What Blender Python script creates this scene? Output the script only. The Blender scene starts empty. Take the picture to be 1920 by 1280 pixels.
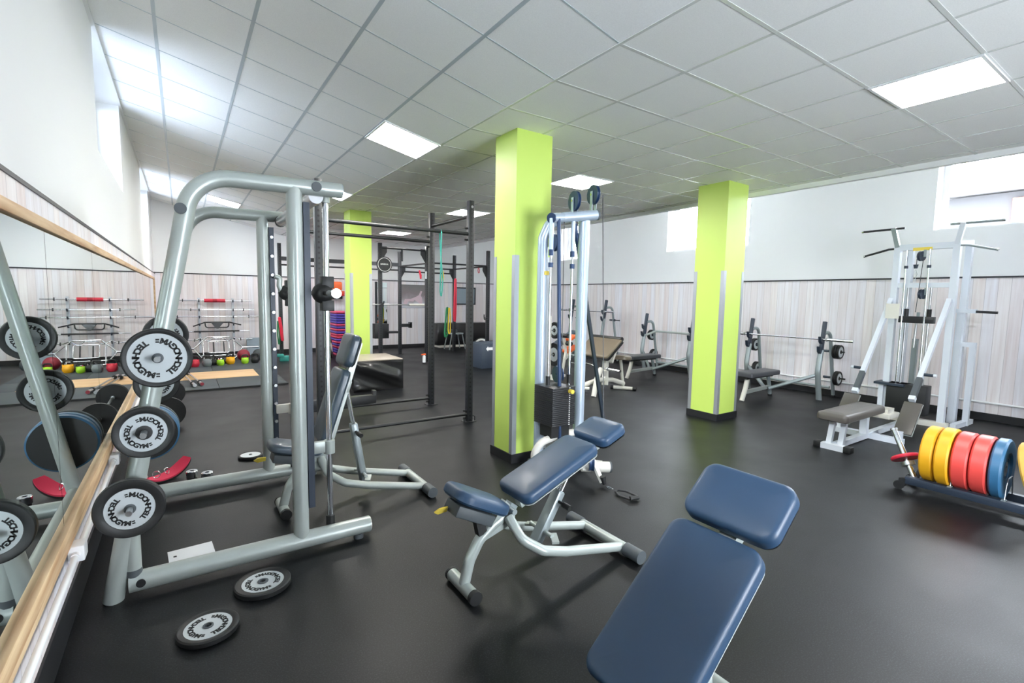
import bpy, bmesh, math, random
from mathutils import Vector, Matrix
PI = math.pi
random.seed(7)
SC = bpy.context.scene
COL = SC.collection

# ------------------------------------------------------------------ materials
def lin(c):
    c /= 255.0
    return c / 12.92 if c <= 0.04045 else ((c + 0.055) / 1.055) ** 2.4
def rgb(r, g, b): return (lin(r), lin(g), lin(b), 1.0)
MATS = {}
def mat(name, col, rough=0.5, metal=0.0, bump=0.0, bscale=200.0, var=0.0, vscale=6.0, spec=0.5, coat=0.0):
    if name in MATS: return MATS[name]
    m = bpy.data.materials.new(name); m.use_nodes = True
    nt = m.node_tree; b = nt.nodes['Principled BSDF']
    b.inputs['Base Color'].default_value = col
    b.inputs['Roughness'].default_value = rough
    b.inputs['Metallic'].default_value = metal
    b.inputs['Specular IOR Level'].default_value = spec
    b.inputs['Coat Weight'].default_value = coat
    tc = nt.nodes.new('ShaderNodeTexCoord')
    if bump:
        n = nt.nodes.new('ShaderNodeTexNoise'); n.inputs['Scale'].default_value = bscale; n.inputs['Detail'].default_value = 2
        bp = nt.nodes.new('ShaderNodeBump'); bp.inputs['Strength'].default_value = bump; bp.inputs['Distance'].default_value = 0.002
        nt.links.new(tc.outputs['Object'], n.inputs['Vector']); nt.links.new(n.outputs['Fac'], bp.inputs['Height'])
        nt.links.new(bp.outputs['Normal'], b.inputs['Normal'])
    if var:
        n = nt.nodes.new('ShaderNodeTexNoise'); n.inputs['Scale'].default_value = vscale; n.inputs['Detail'].default_value = 4
        mx = nt.nodes.new('ShaderNodeMixRGB'); mx.blend_type = 'MIX'
        mx.inputs[1].default_value = col
        mx.inputs[2].default_value = tuple([c * (1 - var) for c in col[:3]] + [1])
        nt.links.new(tc.outputs['Object'], n.inputs['Vector']); nt.links.new(n.outputs['Fac'], mx.inputs[0])
        nt.links.new(mx.outputs[0], b.inputs['Base Color'])
    MATS[name] = m
    return m
def emit(name, col, s):
    m = bpy.data.materials.new(name); m.use_nodes = True; nt = m.node_tree
    nt.nodes.remove(nt.nodes['Principled BSDF'])
    e = nt.nodes.new('ShaderNodeEmission'); e.inputs['Color'].default_value = col; e.inputs['Strength'].default_value = s
    nt.links.new(e.outputs[0], nt.nodes['Material Output'].inputs['Surface'])
    MATS[name] = m
    return m

SILVER = mat('silver paint', rgb(178, 186, 182), 0.34, 0.25, var=0.12, vscale=9)
SILVERD = mat('dark silver paint', rgb(150, 160, 162), 0.36, 0.3)
SILVERB = mat('bluish silver paint', rgb(184, 198, 214), 0.32, 0.3)
CREAM = mat('cream paint', rgb(222, 219, 210), 0.4, 0.0, var=0.06)
WHITEP = mat('white powder coat', rgb(214, 220, 228), 0.4, 0.0)
CHROME = mat('chrome', rgb(215, 218, 222), 0.16, 1.0)
STEELB = mat('brushed steel', rgb(180, 182, 184), 0.3, 1.0)
BLK = mat('black steel', rgb(34, 35, 38), 0.42, 0.0, bump=0.15, bscale=400)
BLKB = mat('blue black steel', rgb(44, 54, 68), 0.4, 0.1)
RUB = mat('black rubber', rgb(24, 25, 26), 0.5, 0.0, bump=0.1, bscale=300)
CAPG = mat('grey rubber cap', rgb(78, 84, 88), 0.5)
DISC = mat('pale grey plate face', rgb(203, 210, 213), 0.42, 0.0, var=0.05)
VINYL = mat('blue vinyl', rgb(46, 74, 104), 0.42, 0.0, bump=0.12, bscale=500, var=0.14, vscale=5, coat=0.03)
VINYLG = mat('slate vinyl', rgb(62, 78, 92), 0.36, 0.0, bump=0.12, bscale=500, var=0.1, coat=0.15)
VINYLD = mat('dark grey vinyl', rgb(66, 68, 74), 0.36, 0.0, bump=0.12, bscale=500, coat=0.1)
VINYLX = mat('charcoal taupe vinyl', rgb(88, 84, 80), 0.34, 0.0, bump=0.1, bscale=500, coat=0.1)
VINYLT = mat('taupe vinyl', rgb(124, 112, 96), 0.34, 0.0, bump=0.1, bscale=500, coat=0.1)
VINYLK = mat('black vinyl', rgb(26, 26, 28), 0.3, 0.0, bump=0.1, bscale=300, coat=0.2)
PIPING = mat('pale piping', rgb(196, 200, 200), 0.5)
NAVY = mat('navy steel tube', rgb(36, 60, 96), 0.35, 0.2)
YEL = mat('yellow plastic', rgb(232, 206, 82), 0.4)
YELP = mat('yellow bumper rubber', rgb(232, 170, 28), 0.5, var=0.2, vscale=12)
TANP = mat('mustard bumper rubber', rgb(214, 172, 78), 0.55, var=0.25, vscale=14)
REDP = mat('red bumper rubber', rgb(228, 78, 72), 0.42, var=0.12, vscale=12)
BLUP = mat('blue bumper rubber', rgb(52, 104, 142), 0.42, var=0.15, vscale=12)
RED = mat('red plastic', rgb(214, 40, 66), 0.45)
REDF = mat('red fabric', rgb(222, 52, 88), 0.75)
LIME = mat('lime green paint', rgb(198, 224, 106), 0.5, var=0.05, vscale=2)
ALU = mat('aluminium edge strip', rgb(186, 190, 196), 0.35, 0.7)
WALLW = mat('white wall paint', rgb(242, 243, 243), 0.7, var=0.03, vscale=1.2)
TRIMW = mat('white trim', rgb(238, 239, 240), 0.5)
FRAMEW = mat('white window frame', rgb(236, 238, 240), 0.4)
RAILK = mat('black rail', rgb(40, 42, 50), 0.5)
BASEK = mat('black skirting', rgb(26, 27, 30), 0.5)
TBAR = mat('ceiling bar white', rgb(214, 217, 214), 0.25)
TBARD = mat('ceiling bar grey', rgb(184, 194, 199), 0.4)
ORG = mat('orange plastic', rgb(245, 110, 50), 0.5)
LIMEK = mat('lime kettlebell', rgb(160, 214, 40), 0.4)
YELK = mat('yellow kettlebell', rgb(240, 172, 24), 0.4)
REDK = mat('red kettlebell', rgb(206, 44, 66), 0.4)
GREYK = mat('grey kettlebell', rgb(120, 128, 132), 0.4)
PURP = mat('purple plastic', rgb(84, 70, 178), 0.4)
PINKR = mat('pink red plastic', rgb(222, 66, 104), 0.4)
TEAL = mat('teal latex', rgb(60, 160, 150), 0.5)
GREENB = mat('green latex', rgb(34, 128, 78), 0.5)
YELB = mat('yellow latex', rgb(232, 200, 40), 0.5)
CARD = mat('white card', rgb(236, 239, 242), 0.6)
INK = mat('black ink', rgb(18, 20, 22), 0.6)
INKW = mat('white ink', rgb(240, 240, 238), 0.6)
BALL_R = mat('dark red ball', rgb(138, 36, 52), 0.5)
SLATE = mat('slate rubber', rgb(64, 72, 76), 0.6)
GREYB = mat('blue grey board', rgb(150, 166, 178), 0.5)
CABLE = mat('black cable', rgb(60, 62, 66), 0.4)
SOFT = mat('slate soft vinyl', rgb(52, 62, 76), 0.5)

def node_mat(name):
    m = bpy.data.materials.new(name); m.use_nodes = True
    MATS[name] = m
    nt = m.node_tree
    return m, nt, nt.nodes['Principled BSDF'], nt.nodes.new('ShaderNodeTexCoord')
def ramp(nt, stops):
    r = nt.nodes.new('ShaderNodeValToRGB'); e = r.color_ramp.elements
    while len(e) < len(stops): e.new(0.5)
    for k, (p, c) in enumerate(stops): e[k].position = p; e[k].color = c
    return r
def math_node(nt, op, a, b=None):
    n = nt.nodes.new('ShaderNodeMath'); n.operation = op
    for k, v in ((0, a), (1, b)):
        if v is None: continue
        if isinstance(v, (int, float)): n.inputs[k].default_value = v
        else: nt.links.new(v, n.inputs[k])
    return n.outputs[0]

def floor_mat():
    m, nt, b, tc = node_mat('rubber floor')
    n1 = nt.nodes.new('ShaderNodeTexNoise'); n1.inputs['Scale'].default_value = 150; n1.inputs['Detail'].default_value = 3
    n2 = nt.nodes.new('ShaderNodeTexNoise'); n2.inputs['Scale'].default_value = 1.3; n2.inputs['Detail'].default_value = 4
    for n in (n1, n2): nt.links.new(tc.outputs['Object'], n.inputs['Vector'])
    r = ramp(nt, [(0.0, rgb(7, 8, 10)), (0.50, rgb(10, 12, 14)), (0.66, rgb(34, 38, 43)), (1.0, rgb(66, 70, 78))])
    nt.links.new(n1.outputs['Fac'], r.inputs[0])
    r2 = ramp(nt, [(0.3, rgb(188, 190, 194)), (0.7, rgb(255, 250, 244))])
    nt.links.new(n2.outputs['Fac'], r2.inputs[0])
    mx = nt.nodes.new('ShaderNodeMixRGB'); mx.blend_type = 'MULTIPLY'; mx.inputs[0].default_value = 1
    nt.links.new(r.outputs[0], mx.inputs[1]); nt.links.new(r2.outputs[0], mx.inputs[2])
    nt.links.new(mx.outputs[0], b.inputs['Base Color'])
    rr = ramp(nt, [(0.3, (0.40,) * 3 + (1,)), (0.7, (0.50,) * 3 + (1,))])
    nt.links.new(n2.outputs['Fac'], rr.inputs[0]); nt.links.new(rr.outputs[0], b.inputs['Roughness']); b.inputs['Specular IOR Level'].default_value = 0.29
    bp = nt.nodes.new('ShaderNodeBump'); bp.inputs['Strength'].default_value = 0.18; bp.inputs['Distance'].default_value = 0.002
    nt.links.new(n1.outputs['Fac'], bp.inputs['Height']); nt.links.new(bp.outputs[0], b.inputs['Normal'])
    return m
FLOORM = floor_mat()

def plank_mat(name, axis, width=0.125, rot=False):
    """whitewashed boards; axis = the horizontal world axis the boards are laid along"""
    m, nt, b, tc = node_mat(name)
    sp = nt.nodes.new('ShaderNodeSeparateXYZ'); nt.links.new(tc.outputs['Object'], sp.inputs[0])
    u = sp.outputs[axis]
    cell = math_node(nt, 'FLOOR', math_node(nt, 'DIVIDE', u, width))
    wn = nt.nodes.new('ShaderNodeTexWhiteNoise'); wn.noise_dimensions = '1D'; nt.links.new(cell, wn.inputs['W'])
    fr = math_node(nt, 'FRACT', math_node(nt, 'DIVIDE', u, width))
    edge = math_node(nt, 'MINIMUM', fr, math_node(nt, 'SUBTRACT', 1.0, fr))
    seam = math_node(nt, 'LESS_THAN', edge, 0.022)
    cb = nt.nodes.new('ShaderNodeCombineXYZ')
    nt.links.new(math_node(nt, 'MULTIPLY', u, 26.0), cb.inputs[0])
    nt.links.new(math_node(nt, 'MULTIPLY', sp.outputs[2], 1.1), cb.inputs[1])
    nt.links.new(math_node(nt, 'MULTIPLY', wn.outputs[0], 30.0), cb.inputs[2])
    g = nt.nodes.new('ShaderNodeTexNoise'); g.inputs['Scale'].default_value = 1.0; g.inputs['Detail'].default_value = 5; g.inputs['Roughness'].default_value = 0.6
    nt.links.new(cb.outputs[0], g.inputs['Vector'])
    r = ramp(nt, [(0.15, rgb(222, 210, 208)), (0.40, rgb(238, 233, 233)), (0.6, rgb(246, 244, 245)), (0.85, rgb(250, 249, 252))])
    nt.links.new(g.outputs['Fac'], r.inputs[0])
    tint = ramp(nt, [(0.0, rgb(246, 238, 236)), (0.35, rgb(246, 247, 252)), (0.7, rgb(255, 253, 253)), (1.0, rgb(248, 242, 239))])
    nt.links.new(wn.outputs[0], tint.inputs[0])
    mx = nt.nodes.new('ShaderNodeMixRGB'); mx.blend_type = 'MULTIPLY'; mx.inputs[0].default_value = 1
    nt.links.new(r.outputs[0], mx.inputs[1]); nt.links.new(tint.outputs[0], mx.inputs[2])
    mx2 = nt.nodes.new('ShaderNodeMixRGB'); nt.links.new(seam, mx2.inputs[0])
    nt.links.new(mx.outputs[0], mx2.inputs[1]); mx2.inputs[2].default_value = rgb(206, 199, 200)
    nt.links.new(mx2.outputs[0], b.inputs['Base Color'])
    b.inputs['Roughness'].default_value = 0.55
    return m
PLANKX = plank_mat('whitewashed boards back', 0)
PLANKY = plank_mat('whitewashed boards side', 1)

def wood_mat(name, c1, c2, axis, sc=18.0):
    m, nt, b, tc = node_mat(name)
    mp = nt.nodes.new('ShaderNodeMapping'); nt.links.new(tc.outputs['Object'], mp.inputs[0])
    s = [sc, sc, sc]; s[axis] = sc * 0.07; mp.inputs['Scale'].default_value = s
    n = nt.nodes.new('ShaderNodeTexNoise'); n.inputs['Scale'].default_value = 1.5; n.inputs['Detail'].default_value = 5
    nt.links.new(mp.outputs[0], n.inputs['Vector'])
    r = ramp(nt, [(0.3, c1), (0.7, c2)]); nt.links.new(n.outputs['Fac'], r.inputs[0])
    nt.links.new(r.outputs[0], b.inputs['Base Color']); b.inputs['Roughness'].default_value = 0.55
    return m
PINE = wood_mat('pine batten', rgb(190, 146, 106), rgb(228, 200, 160), 1)
PLY = wood_mat('birch plywood', rgb(222, 178, 128), rgb(240, 204, 158), 0, 8)

def tile_mat():
    m, nt, b, tc = node_mat('mineral fibre tile')
    n = nt.nodes.new('ShaderNodeTexNoise'); n.inputs['Scale'].default_value = 160; n.inputs['Detail'].default_value = 2
    nt.links.new(tc.outputs['Object'], n.inputs['Vector'])
    r = ramp(nt, [(0.3, rgb(240, 241, 240)), (0.7, rgb(248, 249, 248))]); nt.links.new(n.outputs['Fac'], r.inputs[0])
    nt.links.new(r.outputs[0], b.inputs['Base Color']); b.inputs['Roughness'].default_value = 0.8
    return m
TILE = tile_mat()

def mirror_mat():
    m, nt, b, tc = node_mat('mirror glass')
    b.inputs['Base Color'].default_value = (0.80, 0.88, 0.86, 1); b.inputs['Metallic'].default_value = 1; b.inputs['Roughness'].default_value = 0.01
    return m
MIRROR = mirror_mat()
def glass_mat():
    m = bpy.data.materials.new('window glass'); m.use_nodes = True; nt = m.node_tree
    nt.nodes.remove(nt.nodes['Principled BSDF'])
    t = nt.nodes.new('ShaderNodeBsdfTransparent'); g = nt.nodes.new('ShaderNodeBsdfGlossy'); g.inputs['Roughness'].default_value = 0.02
    f = nt.nodes.new('ShaderNodeFresnel'); f.inputs['IOR'].default_value = 1.3
    mx = nt.nodes.new('ShaderNodeMixShader')
    nt.links.new(f.outputs[0], mx.inputs[0]); nt.links.new(t.outputs[0], mx.inputs[1]); nt.links.new(g.outputs[0], mx.inputs[2])
    nt.links.new(mx.outputs[0], nt.nodes['Material Output'].inputs['Surface'])
    return m
GLASS = glass_mat()
LAMP = emit('lamp diffuser', (1.0, 0.97, 0.92, 1), 19.0)

# ------------------------------------------------------------------ mesh builder
def V(*a): return Vector(a)
def frame_to(d, up=None):
    """3x3 whose Z is d"""
    z = Vector(d).normalized()
    u = Vector(up) if up is not None else (Vector((0, 0, 1)) if abs(z.z) < 0.95 else Vector((1, 0, 0)))
    x = u.cross(z).normalized(); y = z.cross(x)
    return Matrix((x, y, z)).transposed()
def rotm(ax, deg): return Matrix.Rotation(math.radians(deg), 3, ax)
def fillet(pts, r, n=6, closed=False):
    pts = [Vector(p) for p in pts]
    if not r: return pts
    out = []
    N = len(pts)
    for i, p in enumerate(pts):
        if not closed and i in (0, N - 1): out.append(p); continue
        a = pts[i - 1] - p; b = pts[(i + 1) % N] - p
        la, lb = a.length, b.length
        a.normalize(); b.normalize()
        ang = a.angle(b)
        if ang > PI - 0.02: out.append(p); continue
        t = min(r / math.tan(ang / 2), la * 0.49, lb * 0.49)
        rr = t * math.tan(ang / 2)
        bis = (a + b).normalized(); c = p + bis * (rr / math.sin(ang / 2))
        s = p + a * t - c; e = p + b * t - c
        tot = s.angle(e)
        axis = s.cross(e).normalized()
        for k in range(n + 1):
            out.append(c + Matrix.Rotation(tot * k / n, 3, axis) @ s)
    return out
class MB:
    def __init__(s): s.bm = bmesh.new()
    def box(s, c, size, R=None, bev=0.0, seg=2):
        r = bmesh.ops.create_cube(s.bm, size=1.0)
        vs = r['verts']
        R = R or Matrix.Identity(3)
        for v in vs:
            v.co = Vector(c) + R @ Vector((v.co.x * size[0], v.co.y * size[1], v.co.z * size[2]))
        if bev:
            es = list({e for v in vs for e in v.link_edges})
            bmesh.ops.bevel(s.bm, geom=es, offset=bev, segments=seg, affect='EDGES', profile=0.5)
        return s
    def bb(s, x0, x1, y0, y1, z0, z1, bev=0.0):
        return s.box(((x0 + x1) / 2, (y0 + y1) / 2, (z0 + z1) / 2), (abs(x1 - x0), abs(y1 - y0), abs(z1 - z0)), None, bev)
    def bar(s, p, q, w, h, up=None, bev=0.0):
        """rectangular bar from p to q, w across, h along up"""
        p, q = Vector(p), Vector(q); R = frame_to(q - p, up)
        return s.box((p + q) / 2, (w, h, (q - p).length), R, bev)
    def ring(s, c, R, rx, ry, n):
        return [s.bm.verts.new(c + R @ Vector((rx * math.cos(2 * PI * k / n), ry * math.sin(2 * PI * k / n), 0))) for k in range(n)]
    def skin(s, rings, closed=False, caps=True):
        n = len(rings[0])
        pairs = list(zip(rings, rings[1:])) + ([(rings[-1], rings[0])] if closed else [])
        for a, b in pairs:
            for k in range(n):
                s.bm.faces.new((a[k], a[(k + 1) % n], b[(k + 1) % n], b[k]))
        if caps and not closed:
            s.bm.faces.new(list(reversed(rings[0]))); s.bm.faces.new(rings[-1])
        return s
    def cyl(s, p, q, r, n=16, r2=None):
        p, q = Vector(p), Vector(q); R = frame_to(q - p)
        r2 = r if r2 is None else r2
        return s.skin([s.ring(p, R, r, r, n), s.ring(q, R, r2, r2, n)])
    def tube(s, pts, r, n=12, fil=0.0, closed=False, ry=None, radii=None, nf=6):
        P = fillet(pts, fil, nf, closed)
        N = len(P)
        def tan(i):
            if closed: return (P[(i + 1) % N] - P[i - 1]).normalized()
            if i == 0: return (P[1] - P[0]).normalized()
            if i == N - 1: return (P[-1] - P[-2]).normalized()
            return ((P[i + 1] - P[i]).normalized() + (P[i] - P[i - 1]).normalized()).normalized()
        R = frame_to(tan(0)); prev = tan(0); rings = []
        for i in range(N):
            t = tan(i)
            ax = prev.cross(t)
            if ax.length > 1e-7:
                R = Matrix.Rotation(prev.angle(t), 3, ax.normalized()) @ R
            prev = t
            rr = radii[min(int(i * len(radii) / N), len(radii) - 1)] if radii else r
            rings.append(s.ring(P[i], R, rr, ry if ry else rr, n))
        return s.skin(rings, closed)
    def lathe(s, prof, o=(0, 0, 0), ax=(0, 0, 1), n=40, closed=False):
        R = frame_to(ax); o = Vector(o); rings = []
        for r, h in prof:
            rings.append(s.ring(o + R @ Vector((0, 0, h)), R, max(r, 1e-4), max(r, 1e-4), n))
        return s.skin(rings, closed=closed)
    def ball(s, c, r, sc=(1, 1, 1), R=None, u=24, v=14):
        res = bmesh.ops.create_uvsphere(s.bm, u_segments=u, v_segments=v, radius=r)
        R = R or Matrix.Identity(3)
        for vv in res['verts']:
            vv.co = Vector(c) + R @ Vector((vv.co.x * sc[0], vv.co.y * sc[1], vv.co.z * sc[2]))
        return s
    def pad(s, L, W, T, cr, er, M, n=7, crown=0.0, taper=1.0):
        """cushion: plan L (local x) by W (local y), thickness T up from z=0, corner radius cr, soft edge er; M 4x4"""
        def outline(ins):
            o = []
            hl, hw, c = L / 2 - ins, W / 2 - ins, max(cr - ins, 0.004)
            for (sx, sy, a0) in ((1, 1, 0), (-1, 1, 90), (-1, -1, 180), (1, -1, 270)):
                for k in range(n + 1):
                    a = math.radians(a0 + 90 * k / n)
                    x = sx * (hl - c) + c * math.cos(a); y = sy * (hw - c) + c * math.sin(a)
                    f = 1 + (taper - 1) * (x / L + 0.5)
                    o.append((x, y * f))
            return o
        rings = []
        steps = [(0.012, 0.0), (0.0, 0.012)]
        for k in range(6):
            a = math.radians(90 * k / 5)
            steps.append((er * (1 - math.cos(a)), T - er + er * math.sin(a)))
        hm = min(L, W) / 2 - er
        steps.append((er + 0.25 * hm, T + crown * 0.7)); steps.append((er + 0.6 * hm, T + crown))
        for ins, z in steps:
            rings.append([s.bm.verts.new(M @ Vector((x, y, z))) for x, y in outline(ins)])
        return s.skin(rings)
    def slab(s, poly, z0, z1, M=None):
        M = M or Matrix.Identity(4)
        a = [s.bm.verts.new(M @ Vector((x, y, z0))) for x, y in poly]
        b = [s.bm.verts.new(M @ Vector((x, y, z1))) for x, y in poly]
        return s.skin([a, b])
    def poly(s, pts):
        s.bm.faces.new([s.bm.verts.new(Vector(p)) for p in pts]); return s
    def mesh(s, name, m, sharp=38):
        bmesh.ops.recalc_face_normals(s.bm, faces=s.bm.faces[:])
        me = bpy.data.meshes.new(name); s.bm.to_mesh(me); s.bm.free()
        me.materials.append(m)
        me.polygons.foreach_set('use_smooth', [True] * len(me.polygons))
        try: me.set_sharp_from_angle(angle=math.radians(sharp))
        except Exception: pass
        return me

def wloc(o):
    v = Vector((0, 0, 0))
    while o is not None: v += o.location; o = o.parent
    return v
def tag(o, label=None, cat=None, group=None, kind=None):
    if label: o['label'] = label
    if cat: o['category'] = cat
    if group: o['group'] = group
    if kind: o['kind'] = kind
    return o
def thing(name, label, cat, loc=(0, 0, 0), rz=0.0, group=None, kind=None):
    o = bpy.data.objects.new(name, None); COL.objects.link(o)
    o.empty_display_size = 0.1
    o.location = loc; o.rotation_euler = (0, 0, math.radians(rz))
    return tag(o, label, cat, group, kind)
def part(name, b, m, parent, world=False, label=None, sharp=38):
    if world: bmesh.ops.translate(b.bm, verts=b.bm.verts[:], vec=-wloc(parent))
    o = bpy.data.objects.new(name, b.mesh(name, m, sharp)); COL.objects.link(o)
    o.parent = parent
    if label: o['label'] = label
    return o
def solo(name, b, m, label, cat, group=None, kind=None, loc=None):
    """a thing that is one mesh; geometry given in world space, origin moved to loc"""
    if loc is not None: bmesh.ops.translate(b.bm, verts=b.bm.verts[:], vec=-Vector(loc))
    o = bpy.data.objects.new(name, b.mesh(name, m)); COL.objects.link(o)
    if loc is not None: o.location = loc
    return tag(o, label, cat, group, kind)
def struct(name, b, m, parent=None, label=None):
    o = bpy.data.objects.new(name, b.mesh(name, m)); COL.objects.link(o)
    if parent is not None: o.parent = parent
    else: o['kind'] = 'structure'
    if label and parent is None: o['label'] = label
    return o
def copy_tree(o, loc=None, label=None, group=None, rot=None, parent=None):
    c = o.copy(); COL.objects.link(c)
    if parent is not None: c.parent = parent
    if loc is not None: c.location = loc
    if rot is not None: c.rotation_euler = rot
    if label: c['label'] = label
    if group: c['group'] = group
    for ch in list(o.children): copy_tree(ch, parent=c)
    return c

def holed_mat(name, col, pitch=0.052, r=0.011):
    m, nt, b, tc = node_mat(name)
    sp = nt.nodes.new('ShaderNodeSeparateXYZ'); nt.links.new(tc.outputs['Object'], sp.inputs[0])
    z = math_node(nt, 'SUBTRACT', math_node(nt, 'MULTIPLY', math_node(nt, 'FRACT', math_node(nt, 'DIVIDE', sp.outputs[2], pitch)), pitch), pitch / 2)
    h = math_node(nt, 'MINIMUM', math_node(nt, 'ABSOLUTE', sp.outputs[0]), math_node(nt, 'ABSOLUTE', sp.outputs[1]))
    d = math_node(nt, 'SQRT', math_node(nt, 'ADD', math_node(nt, 'MULTIPLY', z, z), math_node(nt, 'MULTIPLY', h, h)))
    k = math_node(nt, 'LESS_THAN', d, r)
    mx = nt.nodes.new('ShaderNodeMixRGB'); nt.links.new(k, mx.inputs[0]); mx.inputs[1].default_value = col; mx.inputs[2].default_value = rgb(12, 12, 13)
    nt.links.new(mx.outputs[0], b.inputs['Base Color']); b.inputs['Roughness'].default_value = 0.42
    return m
POSTM = holed_mat('black perforated steel', rgb(44, 46, 50))
POSTB = holed_mat('blue black perforated steel', rgb(56, 66, 80), 0.06, 0.009)

GLYPH = {}
def glyph(ch, size, ext):
    key = (ch, size, ext)
    if key not in GLYPH:
        cu = bpy.data.curves.new('glyph', 'FONT'); cu.body = ch; cu.size = size; cu.extrude = ext; cu.align_x = 'CENTER'; cu.resolution_u = 3; cu.offset = 0.05 * size
        ob = bpy.data.objects.new('glyph', cu); COL.objects.link(ob)
        dg = bpy.context.evaluated_depsgraph_get()
        me = ob.evaluated_get(dg).to_mesh()
        GLYPH[key] = ([v.co.copy() for v in me.vertices], [tuple(p.vertices) for p in me.polygons])
        ob.evaluated_get(dg).to_mesh_clear()
        bpy.data.objects.remove(ob); bpy.data.curves.remove(cu)
    return GLYPH[key]
def add_glyph(b, ch, size, ext, M, bold=1.0):
    vs, fs = glyph(ch, size, ext)
    vv = [b.bm.verts.new(M @ Vector((v.x * bold, v.y, v.z))) for v in vs]
    for f in fs:
        try: b.bm.faces.new([vv[i] for i in f])
        except ValueError: pass
def text_line(b, txt, size, ext, M, pitch):
    n = len(txt)
    for i, ch in enumerate(txt):
        if ch == ' ': continue
        add_glyph(b, ch, size, ext, M @ Matrix.Translation(((i - (n - 1) / 2) * pitch, 0, 0)), 1.1)
def M4(R, t):
    m = R.to_4x4(); m.translation = Vector(t); return m
# ------------------------------------------------------------------ the room
XL, XR, YB, YF = -0.50, 8.94, 13.72, -3.0
ZC, XF, XE = 3.02, 2.17, 6.57            # flat ceiling height, fold line, free edge of the flat ceiling
SLOPE = 0.214
ZTOP = 3.95
def zleft(x): return ZC + SLOPE * (XF - x)
LW = [(-2.6, -0.9), (-0.1, 1.9), (5.1, 7.1), (10.35, 12.6)]      # openings in the mirror wall; the first, unseen, is added to light the ceiling
RWN = [(-2.7, -1.2), (0.45, 2.49), (5.25, 7.13), (9.80, 10.76)]   # openings in the wall opposite; the first is an unseen extra for light
struct('floor', MB().bb(XL - 0.4, XR + 0.5, YF - 0.2, YB + 0.3, -0.12, 0.0), FLOORM)

def wall_along_y(name, x0, x1, ztop, wins, z0, z1):
    b = MB(); y = YF - 0.2
    for a, c in wins:
        b.bb(x0, x1, y, a, 0, ztop); b.bb(x0, x1, a, c, 0, z0); b.bb(x0, x1, a, c, z1, ztop); y = c
    b.bb(x0, x1, y, YB + 0.3, 0, ztop)
    return struct(name, b, WALLW)
wl = wall_along_y('wall_left', XL - 0.32, XL, ZTOP, LW, 2.64, 3.575)
wr = wall_along_y('wall_right', XR, XR + 0.36, ZTOP, RWN, 2.60, 3.62)
wb = struct('wall_back', MB().bb(XL - 0.3, XR + 0.3, YB, YB + 0.25, 0, ZTOP), WALLW)
wf = struct('wall_front', MB().bb(XL - 0.3, 2.0, YF - 0.25, YF, 0, ZTOP).bb(3.8, XR + 0.3, YF - 0.25, YF, 0, ZTOP).bb(2.0, 3.8, YF - 0.25, YF, 2.1, ZTOP), WALLW)
dr = bpy.data.objects.new('added_light_door', None); COL.objects.link(dr); dr['kind'] = 'structure'; dr.location = (3.5, YF - 0.12, 0)  # unseen glazed door, added to let in daylight and brighten the ceiling
for k in range(3):
    x0 = 2.0 + 0.6 * k
    g = MB(); g.bb(x0, x0 + 0.07, YF - 0.15, YF - 0.09, 0, 2.1); g.bb(x0 + 0.53, x0 + 0.6, YF - 0.15, YF - 0.09, 0, 2.1)
    g.bb(x0 + 0.07, x0 + 0.53, YF - 0.15, YF - 0.09, 0, 0.12); g.bb(x0 + 0.07, x0 + 0.53, YF - 0.15, YF - 0.09, 2.02, 2.1)
    part('added_door_frame', g, FRAMEW, dr, True)
    part('added_door_pane', MB().bb(x0 + 0.05, x0 + 0.55, YF - 0.124, YF - 0.116, 0.1, 2.04), GLASS, dr, True)
# whitewashed boarding with its black top rail, up to about 1.95 m
struct('wood_panelling', MB().bb(XL, XL + 0.02, YF, YB, 0.16, 1.93), PLANKY, wl)
struct('panel_rail', MB().bb(XL, XL + 0.026, YF, YB, 1.93, 1.947), RAILK, wl)
struct('wood_panelling', MB().bb(XL, XR, YB - 0.02, YB, 0.09, 1.952), PLANKX, wb)
struct('panel_rail', MB().bb(XL, XR, YB - 0.034, YB, 1.952, 1.975), RAILK, wb)
struct('wood_panelling', MB().bb(XR - 0.02, XR, YF, YB, 0.09, 1.908), PLANKY, wr)
struct('panel_rail', MB().bb(XR - 0.034, XR, YF, YB, 1.908, 1.93), RAILK, wr)
struct('baseboard_left', MB().bb(XL, XL + 0.03, YF, YB, 0, 0.16), BASEK)
struct('baseboard_back', MB().bb(XL, XR, YB - 0.03, YB, 0, 0.10), BASEK)
struct('baseboard_right', MB().bb(XR - 0.03, XR, YF, YB, 0, 0.10), BASEK)

# ceiling: a flat field, a field that rises to the mirror wall, a raised strip over the far windows
b = MB()
b.bb(XF, XE, YF, YB, ZC, ZC + 0.06)
xa = XL - 0.05
for y0, y1 in ((YF, YB),):
    vs = [(XF, y0, ZC), (xa, y0, zleft(xa)), (xa, y1, zleft(xa)), (XF, y1, ZC)]
    lo = [b.bm.verts.new(v) for v in vs]; hi = [b.bm.verts.new((x, y, z + 0.06)) for x, y, z in vs]
    b.skin([lo, hi])
b.bb(XE, XR + 0.05, YF, YB, ZTOP - 0.06, ZTOP)
b.bb(XE - 0.02, XE, YF, YB, ZC, ZTOP)
ce = struct('ceiling', b, TILE)
b = MB()
for i in range(0, 8):
    x = min(XF + 0.6 * i, XE - 0.01)
    b.bb(x - 0.011, x + 0.011, YF, YB, ZC - 0.0015, ZC + 0.002)
ROWS = [2.129 + 0.5926 * k for k in range(-8, 20)]
for y in ROWS:
    b.bb(XF, XE, y - 0.012, y + 0.012, ZC - 0.002, ZC + 0.002)
struct('ceiling_grid', b, TBAR, ce)
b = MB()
nl = Vector((SLOPE, 0, 1)).normalized()
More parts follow.
